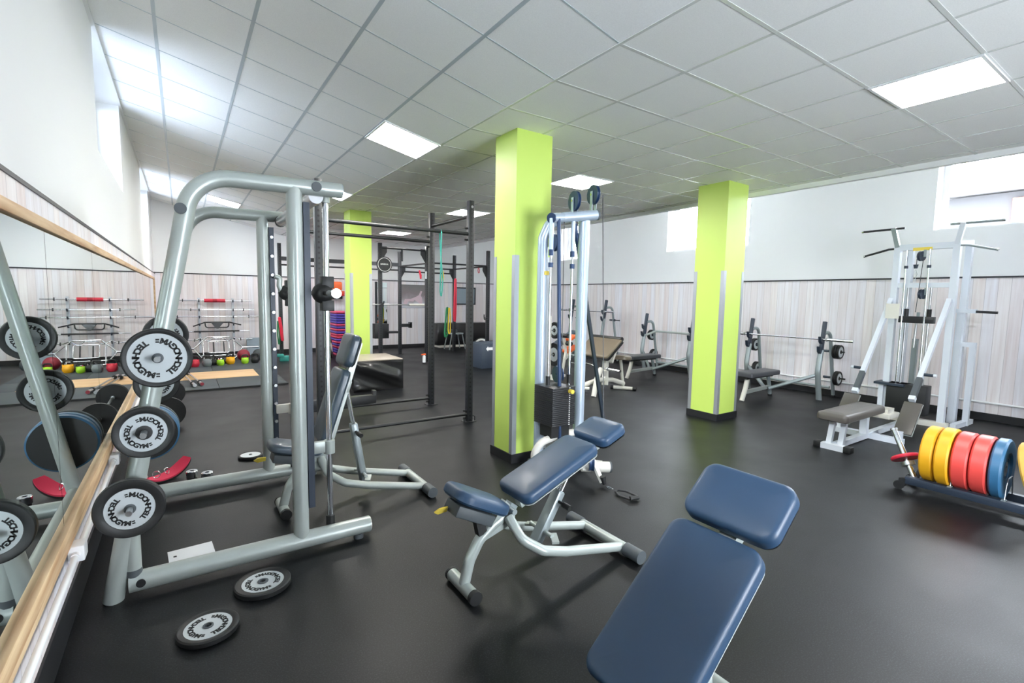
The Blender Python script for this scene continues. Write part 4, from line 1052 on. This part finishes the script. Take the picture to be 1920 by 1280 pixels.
part('white_ring', MB().lathe([(0.136, 0), (0.150, 0), (0.150, 0.004), (0.136, 0.004)], (3.67, 10.37, 2.20), (0, -1, 0), 56, True), INKW, tg, True)
b = MB(); text_line(b, 'BARBRIA', 0.040, 0.001, M4(Matrix.Rotation(PI / 2, 3, 'X'), (3.665, 10.367, 2.195)), 0.024)
part('lettering', b, INKW, tg, True)
bb_ = thing('barbell', 'grey barbell lying across the hooks of the rig in front of the grey poster', 'barbell', (3.85, 10.40, 1.335))
part('shaft', MB().cyl((2.95, 10.42, 1.333), (4.25, 10.42, 1.333), 0.014, 14), STEELB, bb_, True)
part('sleeve', MB().cyl((4.25, 10.42, 1.333), (4.62, 10.42, 1.333), 0.025, 16), CREAM, bb_, True)
# bands and straps hanging from the rig
band('short red strap knotted on the rig bar behind the tall rack upright', [(5.27, 12.18, 2.20), (5.30, 12.16, 2.08), (5.29, 12.16, 1.93), (5.275, 12.16, 2.08), (5.25, 12.17, 2.20)], 0.018, RED)
band('pale yellow band hanging from the rig bar', [(5.66, 11.6, 2.28), (5.68, 11.6, 2.05), (5.67, 11.6, 1.85), (5.645, 11.6, 2.05)], 0.016, YELB)
band('long red strap with black tape hanging nearly to seat height on the rig', [(5.93, 11.4, 2.24), (5.945, 11.4, 1.7), (5.94, 11.4, 1.1), (5.915, 11.4, 0.72), (5.895, 11.4, 1.1), (5.91, 11.4, 1.7)], 0.024, RED)
band('green and long elastic loop hanging in front of the black crash mat', [(5.60, 11.2, 1.45), (5.63, 11.2, 1.0), (5.60, 11.2, 0.55), (5.545, 11.2, 0.48), (5.53, 11.2, 0.6), (5.56, 11.2, 1.0)], 0.024, GREENB)
band('bright yellow elastic loop hanging beside the green one', [(5.635, 11.17, 1.45), (5.675, 11.17, 1.0), (5.67, 11.17, 0.64), (5.63, 11.17, 0.55), (5.61, 11.17, 0.7), (5.62, 11.17, 1.0)], 0.014, YELB)
band('red loop of cord hooked on the rig beside the far upright', [(6.05, 10.42, 2.28), (6.08, 10.42, 2.18), (6.06, 10.42, 2.08), (6.03, 10.42, 2.18)], 0.008, RED)
band('red elastic band hanging down the rig post behind the guided bar machine', [(1.80, 12.1, 1.20), (1.86, 12.1, 0.75), (1.90, 12.1, 0.22), (1.85, 12.1, 0.75)], 0.03, RED)
band('dark green elastic band hanging beside a red one behind the guided bar machine', [(1.80, 12.16, 1.18), (1.83, 12.16, 0.6), (1.82, 12.16, 0.2), (1.79, 12.16, 0.6)], 0.014, GREENB)
solo('rubber_block', MB().bb(1.74, 1.88, 11.95, 12.08, 0.11, 0.17, 0.01).bb(1.80, 2.0, 12.0, 12.12, 0.0, 0.12, 0.01), TEAL, 'small teal block on the floor behind the guided bar machine', 'block', loc=(1.81, 12.02, 0.0))

# ------------------------------------------------------------------ along the far wall
po = thing('wall_poster', 'grey poster with a pale reclining figure on the boarded far wall', 'poster', (5.77, 13.685, 1.52))
def poster_mat():
    m, nt, b, tc = node_mat('poster print')
    sp = nt.nodes.new('ShaderNodeSeparateXYZ'); nt.links.new(tc.outputs['Object'], sp.inputs[0])
    n = nt.nodes.new('ShaderNodeTexNoise'); n.inputs['Scale'].default_value = 3; nt.links.new(tc.outputs['Object'], n.inputs['Vector'])
    g = math_node(nt, 'ADD', math_node(nt, 'MULTIPLY', sp.outputs[2], 1.1), math_node(nt, 'MULTIPLY', n.outputs['Fac'], 0.5))
    r = ramp(nt, [(0.05, rgb(196, 196, 204)), (0.16, rgb(168, 160, 164)), (0.3, rgb(134, 124, 126)), (0.6, rgb(120, 118, 118))])
    nt.links.new(g, r.inputs[0]); nt.links.new(r.outputs[0], b.inputs['Base Color']); b.inputs['Roughness'].default_value = 0.6
    return m
part('print', MB().bb(5.33, 6.22, 13.675, 13.69, 1.175, 1.862), poster_mat(), po, True)
PALE = mat('pale print pink', rgb(214, 192, 200), 0.6)
def fig(pts): return MB().slab(pts, 0.0, 0.002, M4(Matrix(((1, 0, 0), (0, 0, -1), (0, 1, 0))), (5.33, 13.675, 1.175)))
part('printed_figure', fig([(0.06, 0.13), (0.12, 0.26), (0.30, 0.27), (0.46, 0.33), (0.55, 0.38), (0.62, 0.52), (0.67, 0.50), (0.62, 0.37), (0.66, 0.30), (0.68, 0.14), (0.60, 0.12), (0.42, 0.24), (0.38, 0.19), (0.24, 0.20), (0.16, 0.10)]), PALE, po, True)
part('printed_figure', fig([(0.76, 0.20), (0.74, 0.36), (0.80, 0.46), (0.86, 0.44), (0.87, 0.18)]), PALE, po, True)
fm = thing('framed_mirror', 'dark framed panel on the far wall behind the hanging bands', 'wall panel', (7.43, 13.68, 1.55))
part('frame', MB().bb(7.04, 7.08, 13.655, 13.69, 1.28, 1.83).bb(7.79, 7.83, 13.655, 13.69, 1.28, 1.83).bb(7.08, 7.79, 13.655, 13.69, 1.79, 1.83).bb(7.08, 7.79, 13.655, 13.69, 1.28, 1.32), RAILK, fm, True)
part('glass', MB().bb(7.08, 7.79, 13.665, 13.69, 1.32, 1.79), GREYB, fm, True)
wm = thing('standing_mirror', 'tall narrow mirror on the far wall beside the green pillar', 'mirror', (4.76, 13.66, 0.6))
part('glass', MB().bb(4.62, 4.90, 13.66, 13.69, 0.64, 1.90), MIRROR, wm, True)
part('frame', MB().bb(4.56, 4.62, 13.65, 13.69, 0.62, 1.92), RAILK, wm, True)
solo('crash_mat', MB().bb(6.30, 8.05, 13.25, 13.66, 0.06, 0.73, 0.04), VINYLK, 'long black crash mat standing against the far wall', 'crash mat', loc=(7.2, 13.45, 0.06))
solo('mat_skid', MB().bb(6.35, 8.0, 13.22, 13.66, 0.0, 0.06), CREAM, 'pale skid under the long black crash mat', 'skid', loc=(7.2, 13.45, 0.0))
st = thing('stool', 'small grey legged stool in front of the black crash mat', 'stool', (6.62, 12.75, 0))
part('seat', MB().bb(6.42, 6.82, 12.58, 12.92, 0.44, 0.48, 0.006), SILVERD, st, True)
for sx, sy in ((-1, -1), (1, -1), (-1, 1), (1, 1)):
    part('leg', MB().bar((6.62 + sx * 0.17, 12.75 + sy * 0.14, 0.44), (6.62 + sx * 0.26, 12.75 + sy * 0.17, 0.0), 0.025, 0.025), SILVERD, st, True)
solo('folded_cloth', MB().box((6.55, 12.75, 0.53), (0.24, 0.22, 0.10), rotm('Z', 20), 0.03), SLATE, 'dark bundle lying on the small grey stool', 'cloth', loc=(6.55, 12.75, 0.48))
sb = thing('soft_box', 'dark soft jump box with a white arrow, half hidden by the nearest green pillar', 'jump box', (5.62, 9.2, 0))
part('block', MB().bb(5.275, 5.95, 8.89, 9.55, 0.0, 0.53, 0.012), SOFT, sb, True)
part('arrow_mark', MB().slab([(0.0, 0.0), (0.05, 0.055), (0.05, 0.03), (0.42, 0.03), (0.42, -0.03), (0.05, -0.03), (0.05, -0.055)], 0.0, 0.002, M4(Matrix(((1, 0, 0), (0, 0, -1), (0, 1, 0))), (5.37, 8.89, 0.43))), INKW, sb, True)
wp = thing('weight_plate', 'black bumper plate with a white lettered rim standing before the crash mat', 'weight plate', (6.62, 11.2, 0.23))
part('tyre', MB().lathe([(0.025, -0.03), (0.225, -0.03), (0.225, 0.03), (0.025, 0.03)], (6.62, 11.2, 0.226), (0.5, 1, 0), 48, True), RUB, wp, True)
part('white_band', MB().lathe([(0.155, 0.030), (0.205, 0.030), (0.205, 0.033), (0.155, 0.033)], (6.62, 11.2, 0.226), (-0.5, -1, 0), 48, True), INKW, wp, True)
bo = thing('spray_bottle', 'small white bottle with an orange trigger top standing on the floor by the rig', 'bottle', (4.52, 10.2, 0))
part('body', MB().lathe([(0.0, 0.0), (0.035, 0.0), (0.037, 0.01), (0.035, 0.17), (0.018, 0.20), (0.0, 0.20)], (4.52, 10.2, 0), (0, 0, 1), 20), CARD, bo, True)
part('foot_band', MB().cyl((4.52, 10.2, 0.0), (4.52, 10.2, 0.035), 0.0385, 20), RUB, bo, True)
part('trigger_top', MB().bb(4.485, 4.56, 10.185, 10.215, 0.20, 0.235, 0.006).bb(4.45, 4.49, 10.19, 10.21, 0.205, 0.225), ORG, bo, True)
solo('rubber_wedge', MB().box((6.06, 10.30, 0.03), (0.22, 0.12, 0.05), rotm('Z', 25), 0.01), BLK, 'small dark wedge on the floor at the foot of the far rig post', 'wedge', loc=(6.06, 10.30, 0.0))

# shelf with orange gear, and the stack of step platforms
sh = thing('wall_shelf', 'small red wall shelf high behind the green pillar', 'shelf', (3.45, 13.5, 1.50))
part('board', MB().bb(3.18, 3.70, 13.35, 13.70, 1.50, 1.53), RED, sh, True)
part('bracket', MB().bb(3.2, 3.62, 13.55, 13.70, 1.42, 1.50), BASEK, sh, True)
solo('folded_mat', MB().bb(3.20, 3.64, 13.38, 13.66, 1.53, 1.635, 0.02), mat('coral mat', rgb(244, 92, 66), 0.6), 'flat coral folded mat lying on the red wall shelf', 'mat', loc=(3.42, 13.52, 1.53))
solo('kit_bag', MB().box((3.42, 13.50, 1.76), (0.33, 0.22, 0.24), None, 0.05), ORG, 'bright orange bag on top of the coral mat on the wall shelf', 'bag', loc=(3.42, 13.5, 1.64))
stp = None
M_ = {0: (PURP, 'purple'), 1: (PINKR, 'pink')}
seq = [1, 0, 0, 1, 0, 1, 0, 1, 1, 0, 1, 0, 1, 0, 0, 0, 0, 1]
protos = {}
for k, c in enumerate(seq):
    z = 0.062 * k
    if c not in protos:
        s_ = thing('step_platform', '', 'aerobic step', (3.36, 12.75, z), group='%s steps in the stack behind the green pillar' % M_[c][1])
        part('deck', MB().pad(0.44, 0.80, 0.030, 0.06, 0.010, M4(Matrix.Identity(3), (0, 0, 0.028))), M_[c][0], s_)
        part('skirt', MB().pad(0.40, 0.76, 0.028, 0.05, 0.004, M4(Matrix.Identity(3), (0, 0, 0))), mat('dark ' + M_[c][1], rgb(52, 44, 120) if c == 0 else rgb(150, 34, 66), 0.5), s_)
        protos[c] = s_
    else:
        s_ = copy_tree(protos[c], loc=(3.36, 12.75, z))
    s_['label'] = '%s step platform in the tall stack behind the green pillar' % M_[c][1]
    if k == len(seq) - 1: s_['label'] = 'pink step platform topmost on the tall stack of steps'; 
dk = thing('weight_plate', 'dark plate leaning on edge beside the stack of steps', 'weight plate', (2.95, 12.2, 0.25))
part('tyre', MB().lathe([(0.03, -0.03), (0.25, -0.03), (0.25, 0.03), (0.03, 0.03)], (2.95, 12.2, 0.256), (1, -0.35, 0.12), 48, True), RUB, dk, True)
part('hub_ring', MB().lathe([(0.03, -0.034), (0.11, -0.034), (0.11, 0.034), (0.03, 0.034)], (2.95, 12.2, 0.256), (1, -0.35, 0.12), 32, True), CREAM, dk, True)
# black cloth-covered box
def cloth_box():
    t = thing('covered_box', 'low box draped in creased black cloth in front of the green pillar', 'box', (2.6, 8.1, 0))
    x0, x1, y0, y1, h = 2.2, 3.02, 7.66, 8.50, 0.50
    part('box_top', MB().bb(x0 + 0.005, x1 - 0.005, y0 + 0.005, y1, h - 0.02, h, 0.006), mat('worn tan vinyl', rgb(176, 164, 150), 0.35, var=0.3, vscale=7), t, True)
    b = MB(); nx, nz = 48, 30
    def fold(u, v):
        a = 0.5 + 0.5 * math.sin(7.5 * (v + 0.62 * u) + 0.8); c = 0.5 + 0.5 * math.sin(15 * (v + 0.75 * u) + 2.1)
        e = min(u, 1 - u, v, 1 - v); w = min(1, e / 0.12)
        return (0.045 * a ** 3 + 0.014 * c ** 2) * w
    def face(f):
        g = [[b.bm.verts.new(f(i / nx, j / nz)) for i in range(nx + 1)] for j in range(nz + 1)]
        for j in range(nz):
            for i in range(nx): b.bm.faces.new((g[j][i], g[j][i + 1], g[j + 1][i + 1], g[j + 1][i]))
    face(lambda u, v: (x0 + (x1 - x0) * u, y0 - fold(u, v), v * (h - 0.02)))
    face(lambda u, v: (x0 - fold(u, v), y1 - (y1 - y0) * u, v * (h - 0.02)))
    face(lambda u, v: (x1 + fold(u, v) * 0.3, y0 + (y1 - y0) * u, v * (h - 0.02)))
    face(lambda u, v: (x1 - (x1 - x0) * u, y1, v * (h - 0.02)))
    part('cloth_skirt', b, VINYLK, t, True)
cloth_box()

# ------------------------------------------------------------------ bar rack, platform and kettlebells in the far corner
br = thing('bar_rack', 'white two-strip wall rack holding bars in the far corner', 'bar rack', (0.68, 13.6, 0.1))
for x in (0.335, 1.03):
    part('strip', MB().bb(x - 0.025, x + 0.025, 13.66, 13.694, 0.10, 1.40), WHITEP, br, True)
    for z in (1.315, 1.10, 0.935, 0.755, 0.58, 0.40):
        part('hook', MB().tube([(x, 13.67, z), (x, 13.55, z - 0.005), (x, 13.535, z + 0.05)], 0.012, 10, fil=0.02), BLKB, br, True)
def wbar(label, x0, x1, z, collars, m=CHROME, r=0.0135, y=13.58, name='barbell'):
    t = thing(name, label, 'barbell', ((x0 + x1) / 2, y, z))
    part('shaft', MB().cyl((x0, y, z), (x1, y, z), r, 12), m, t, True)
    for x in collars:
        part('collar_ring', MB().cyl((x - 0.009, y, z), (x + 0.009, y, z), 0.036, 16), BLK, t, True)
    return t
q = wbar('slim bar with a red foam pad, topmost on the wall bar rack', -0.26, 1.44, 1.342, (0.02, 1.22))
part('foam_pad', MB().cyl((0.44, 13.58, 1.342), (0.87, 13.58, 1.342), 0.042, 20), RED, q, True)
part('foam_band', MB().cyl((0.61, 13.58, 1.342), (0.70, 13.58, 1.342), 0.0425, 20), mat('dark red foam', rgb(176, 28, 50), 0.6), q, True)
wbar('plain chrome bar second from the top of the wall bar rack', -0.10, 1.49, 1.127, (0.17, 1.25))
wbar('longest chrome barbell on the wall bar rack', -0.42, 1.90, 0.963, (-0.09, 1.36), r=0.014)
mg = thing('multi_grip_bar', 'black bent multi-grip bar hanging on the wall bar rack', 'barbell', (0.66, 13.56, 0.8))
part('outer_bar', MB().tube([(0.20, 13.585, 0.735), (0.44, 13.585, 0.825), (0.94, 13.585, 0.825), (1.19, 13.585, 0.755)], 0.015, 12, fil=0.05), BLK, mg, True)
part('grip_loop', MB().tube([(0.44, 13.56, 0.82), (0.45, 13.56, 0.70), (0.92, 13.56, 0.70), (0.93, 13.56, 0.82)], 0.013, 12, fil=0.06), BLK, mg, True)
part('center_pad', MB().slab([(0.56, 0.82), (0.82, 0.82), (0.74, 0.72), (0.71, 0.68), (0.67, 0.68), (0.63, 0.72)], -0.02, 0.02, M4(Matrix(((1, 0, 0), (0, 0, -1), (0, 1, 0))), (0, 13.56, 0))), VINYLK, mg, True)
q = wbar('thick black-gripped bar lying slightly tilted on the wall bar rack', 0.0, 1.36, 0.612, ())
part('black_grip', MB().cyl((0.21, 13.58, 0.612), (1.15, 13.58, 0.612), 0.018, 14), BLK, q, True)
cb = thing('curl_bar', 'wavy chrome curl bar on the lowest hooks of the wall bar rack', 'barbell', (0.7, 13.58, 0.42))
part('shaft', MB().tube([(0.0, 13.58, 0.41), (0.26, 13.58, 0.41), (0.335, 13.58, 0.455), (0.48, 13.58, 0.38), (0.60, 13.58, 0.45), (0.78, 13.58, 0.45), (0.90, 13.58, 0.38), (1.03, 13.58, 0.455), (1.13, 13.58, 0.41), (1.42, 13.58, 0.41)], 0.0125, 12, fil=0.02), CHROME, cb, True)
for x in (0.22, 1.17): part('collar_ring', MB().cyl((x - 0.009, 13.58, 0.41), (x + 0.009, 13.58, 0.41), 0.036, 16), BLK, cb, True)
def hexbar(label, cx, y, zc, tilt, s=1.0, m=CHROME):
    t = thing('trap_bar', label, 'barbell', (cx, y, zc))
    def P(x, z): return Vector((cx + x * s, y + (z * tilt), zc + z * s))
    part('hex_frame', MB().tube([P(-0.30, -0.24), P(-0.48, 0), P(-0.22, 0.24), P(0.22, 0.24), P(0.48, 0), P(0.30, -0.24)], 0.014, 12, closed=True, fil=0.02), m, t, True)
    for sx in (-1, 1):
        part('sleeve', MB().cyl(P(sx * 0.46, 0.0), P(sx * 0.80, 0.0), 0.02, 14), m, t, True)
        part('upright_tube', MB().cyl(P(sx * 0.30, -0.24), P(sx * 0.30, 0.16), 0.012, 12), m, t, True)
        part('hand_grip', MB().cyl(P(sx * 0.10, -0.09), P(sx * 0.10, 0.13), 0.013, 12), BLK, t, True)
    part('grip_frame', MB().tube([P(-0.20, 0.15), P(0.20, 0.15), P(0.20, -0.10), P(-0.20, -0.10)], 0.0115, 12, closed=True, fil=0.03), m, t, True)
    part('cross_tube', MB().cyl(P(-0.34, -0.16), P(0.34, -0.16), 0.012, 12), m, t, True)
hexbar('chrome hexagon trap bar leaning against the wall rack behind the kettlebells', 0.66, 12.75, 0.29, 0.5)
lp = thing('lifting_platform', 'low black rubber lifting platform with a pale plywood strip in the far corner', 'platform', (0.4, 10.4, 0))
for y0, y1 in ((8.93, 9.94), (10.86, 12.35)):
    for x0, x1 in ((XL + 0.04, 0.45), (0.455, 1.45)):
        part('rubber_tile', MB().bb(x0, x1, y0, y1, 0.0, 0.028, 0.003), SLATE, lp, True)
part('rubber_tile', MB().bb(1.14, 1.45, 9.945, 10.855, 0.0, 0.028, 0.003), SLATE, lp, True)
part('plywood_deck', MB().bb(XL + 0.04, 1.135, 9.945, 10.855, 0.0, 0.03, 0.002), PLY, lp, True)
part('edge_strip', MB().bb(XL + 0.04, 1.46, 8.905, 8.928, 0.0, 0.026), RUB, lp, True)
def kettlebell(label, x, y, r, m, z0=0.028, rz=0.0):
    t = thing('kettlebell', label, 'kettlebell', (x, y, z0), rz)
    part('body', MB().lathe([(0, 0), (r * 0.7, 0), (r * 0.93, r * 0.35), (r, r * 0.85), (r * 0.86, r * 1.35), (r * 0.5, r * 1.68), (0, r * 1.75)], n=28), m, t)
    hm = MB().tube([(-r * 0.62, 0, r * 1.35), (-r * 0.80, 0, r * 1.95), (-r * 0.55, 0, r * 2.45), (r * 0.55, 0, r * 2.45), (r * 0.80, 0, r * 1.95), (r * 0.62, 0, r * 1.35)], r * 0.19, 12, fil=r * 0.4)
    part('handle', hm, RUB if m is not GREYK else BLK, t)
    part('horn', MB().lathe([(r * 0.30, 0), (r * 0.22, r * 0.3), (r * 0.19, r * 0.45)], (-r * 0.64, 0, r * 1.32), (-0.3, 0, 1), 14), m, t)
    part('horn', MB().lathe([(r * 0.30, 0), (r * 0.22, r * 0.3), (r * 0.19, r * 0.45)], (r * 0.64, 0, r * 1.32), (0.3, 0, 1), 14), m, t)
kettlebell('red kettlebell at the mirror end of the kettlebell row', 0.175, 11.68, 0.088, REDK)
kettlebell('grey kettlebell between the red and black ones', 0.385, 11.66, 0.088, GREYK)
kettlebell('black kettlebell next to the grey one in the row', 0.505, 11.80, 0.074, RUB)
kettlebell('lime kettlebell beside the yellow one in the row', 0.625, 11.70, 0.07, LIMEK)
kettlebell('small dark kettlebell tucked behind between lime and yellow ones', 0.735, 12.0, 0.066, SLATE)
kettlebell('yellow kettlebell in the middle of the row', 0.815, 11.84, 0.088, YELK)
kettlebell('lime and yellow kettlebell standing alone near the dark red ball', 1.085, 11.80, 0.074, LIMEK)
kettlebell('black kettlebell at the end of the row below the slate ball', 1.275, 11.82, 0.08, RUB)
kettlebell('black kettlebell behind the grey one, under the trap bar', 0.46, 12.15, 0.085, RUB)
kettlebell('small pink kettlebell behind the lime one', 0.585, 12.0, 0.06, PINKR)
solo('medicine_ball', MB().ball((1.10, 12.25, 0.158), 0.13), BALL_R, 'dark red medicine ball behind the lime kettlebell', 'ball', loc=(1.10, 12.25, 0.028))
solo('medicine_ball', MB().ball((1.40, 12.22, 0.158), 0.13), SLATE, 'slate grey medicine ball above the last black kettlebell', 'ball', loc=(1.40, 12.22, 0.028))
solo('leaning_board', MB().box((1.47, 13.60, 0.215), (0.34, 0.03, 0.43), rotm('X', -6)), GREYB, 'blue-grey board leaning against the far wall beside the trap bar', 'board', loc=(1.47, 13.6, 0.0))
def bar_on_deck(label, p, q, m, cap):
    t = thing('short_bar', label, 'barbell', (p[0], p[1], 0.03))
    p, q = Vector((p[0], p[1], 0.0665)), Vector((q[0], q[1], 0.0665)); d = (q - p).normalized()
    part('shaft', MB().cyl(p + d * 0.2, q - d * 0.2, 0.013, 12), m, t, True)
    for a, c in ((p, p + d * 0.2), (q - d * 0.2, q)): part('sleeve', MB().cyl(a, c, 0.026, 16), CHROME, t, True)
    part('collar', MB().cyl(p + d * 0.19, p + d * 0.215, 0.034, 18), RUB, t, True)
    part('collar', MB().cyl(q - d * 0.215, q - d * 0.19, 0.034, 18), RUB, t, True)
    part('end_cap', MB().cyl(p - d * 0.012, p, 0.027, 16), cap, t, True)
bar_on_deck('short chrome bar lying across the plywood strip, on the mirror side', (0.125, 9.12), (-0.06, 10.75), CHROME, STEELB)
bar_on_deck('short bar with a dark red end lying across the plywood strip', (0.225, 9.20), (0.02, 10.80), CHROME, BALL_R)

# ------------------------------------------------------------------ behind the guided bar machine, along the mirror
bx, bz = -0.17, 0.17
lb = thing('barbell', 'dark plated barbell lying on the floor along the mirror behind the guided bar machine', 'barbell', (bx, 7.3, bz))
part('shaft', MB().cyl((bx, 6.75, bz), (bx, 7.95, bz), 0.014, 16), STEELB, lb, True)
for a, e in ((6.40, 6.75), (7.95, 8.30)): part('sleeve', MB().cyl((bx, a, bz), (bx, e, bz), 0.0245, 20), CHROME, lb, True)
for y, l in ((7.985, 'black iron plate inner one at the far end of the plated barbell'), (8.04, 'black iron plate outer one at the far end of the plated barbell'), (6.70, 'black iron plate at the near end of the plated barbell')):
    t = thing('iron_plate', l, 'weight plate', (bx, y, bz))
    part('disc', MB().lathe([(0.0255, -0.02), (0.169, -0.02), (0.169, 0.02), (0.0255, 0.02)], (bx, y, bz), (0, 1, 0), 40, True), RUB, t, True)
# red and black curved belt with spring collars
def belt():
    t = thing('padded_belt', 'curved red-lined black belt lying open on the floor by the mirror', 'belt', (-0.13, 4.80, 0))
    ax = Vector((0.82, 0.57, 0)).normalized(); pr = Vector((-ax.y, ax.x, 0)); c = Vector((-0.19, 4.80, 0.012))
    def strip(off, w):
        b = MB(); rows = []
        for k in range(25):
            s = -1 + 2 * k / 24
            z = 0.105 * abs(s) ** 2.2 + off
            wd = w * (1 - 0.35 * abs(s) ** 6)
            p = c + ax * (s * 0.22) + Vector((0, 0, z))
            rows.append([b.bm.verts.new(p + pr * e) for e in (-wd, -wd * 0.4, wd * 0.4, wd)] )
        top = rows
        low = [[b.bm.verts.new(v.co - Vector((0, 0, 0.012))) for v in r] for r in rows]
        for A, flip in ((top, 0), (low, 1)):
            for i in range(24):
                for j in range(3): b.bm.faces.new((A[i][j], A[i][j + 1], A[i + 1][j + 1], A[i + 1][j]))
        for i in range(24):
            for j in (0, 3): b.bm.faces.new((top[i][j], top[i + 1][j], low[i + 1][j], low[i][j]))
        for i in (0, 24):
            for j in range(3): b.bm.faces.new((top[i][j], top[i][j + 1], low[i][j + 1], low[i][j]))
        return b
    part('black_backing', strip(0.002, 0.075), RUB, t, True)
    part('red_lining', strip(0.014, 0.07), REDF, t, True)
belt()
for p, a, l in (((-0.22, 4.77, 0.062), 10, 'wire spring collar lying in the hollow of the red belt'), ((-0.15, 4.81, 0.066), 60, 'wire spring collar standing up on the red belt nearer the chrome weights'), ((-0.28, 4.74, 0.075), 100, 'wire spring collar on the mirror end of the red belt')):
    R = rotm('Z', a) @ rotm('X', 70); ps = [Vector(p) + R @ Vector((0.026 * math.cos(2 * PI * k / 20), 0.026 * math.sin(2 * PI * k / 20), 0.004 * math.sin(4 * PI * k / 20))) for k in range(20)]
    solo('spring_collar', MB().tube(ps, 0.0035, 8, closed=True), CHROME, l, 'collar', loc=p)
for x, y, l in ((0.02, 4.665, 'short chrome cylinder standing on the floor nearer the red belt'), (0.122, 4.565, 'short chrome cylinder standing close behind the far base tube')):
    t = thing('chrome_collar', l, 'bar collar', (x, y, 0))
    part('sleeve', MB().lathe([(0.016, 0.03), (0.042, 0.03), (0.042, 0.078), (0.038, 0.082), (0.016, 0.082)], (x, y, 0), (0, 0, 1), 32, True), CHROME, t, True)
    part('rubber_foot', MB().cyl((x, y, 0.0), (x, y, 0.03), 0.036, 24), RUB, t, True)
# ------------------------------------------------------------------ light and camera
w = bpy.data.worlds.new('daylight'); SC.world = w; w.use_nodes = True
bg = w.node_tree.nodes['Background']; bg.inputs['Color'].default_value = (0.86, 0.93, 1.0, 1); bg.inputs['Strength'].default_value = 15.0
def portal(x, y0, y1, z0, z1, sx):
    l = bpy.data.lights.new('window_portal', 'AREA'); l.shape = 'RECTANGLE'; l.size = z1 - z0; l.size_y = y1 - y0
    l.cycles.is_portal = True
    o = bpy.data.objects.new('window_portal', l); COL.objects.link(o)
    o.location = (x, (y0 + y1) / 2, (z0 + z1) / 2)
    o.rotation_euler = (0, math.radians(-90 if sx > 0 else 90), 0)
for a, c in LW: portal(XL - 0.31, a, c, 2.64, 3.575, 1)
for a, c in RWN: portal(XR + 0.35, a, c, 2.60, 3.62, -1)

l = bpy.data.lights.new('added_door_portal', 'AREA'); l.shape = 'RECTANGLE'; l.size = 1.8; l.size_y = 2.1; l.cycles.is_portal = True  # daylight portal of the added unseen door
o = bpy.data.objects.new('added_door_portal', l); COL.objects.link(o); o.location = (2.9, YF - 0.24, 1.05); o.rotation_euler = (math.radians(90), 0, 0)
cam = bpy.data.cameras.new('camera'); co = bpy.data.objects.new('camera', cam); COL.objects.link(co)
FL, YAW, PIT, ROL = 912.03, .5966, -.0904, .0173
cam.sensor_fit = 'HORIZONTAL'; cam.sensor_width = 36.0; cam.lens = 36.0 * FL / 1920.0
cam.clip_start = 0.02; cam.clip_end = 200
f = Vector((math.sin(YAW) * math.cos(PIT), math.cos(YAW) * math.cos(PIT), math.sin(PIT)))
r = Vector((math.cos(YAW), -math.sin(YAW), 0)); u = r.cross(f)
r2 = math.cos(ROL) * r + math.sin(ROL) * u; u2 = -math.sin(ROL) * r + math.cos(ROL) * u
co.matrix_world = M4(Matrix((r2, u2, -f)).transposed(), (0, 0, 1.54))
SC.camera = co
SC.view_settings.view_transform = 'Standard'; SC.view_settings.look = 'None'; SC.view_settings.gamma = 1.0
SC.view_settings.use_curve_mapping = False
SC.view_settings.exposure = 1.6
SC.cycles.use_denoising = True
SC.cycles.max_bounces = 10; SC.cycles.diffuse_bounces = 6; SC.cycles.glossy_bounces = 5; SC.cycles.transparent_max_bounces = 12
SC.cycles.sample_clamp_indirect = 8.0
SC.cycles.caustics_reflective = False
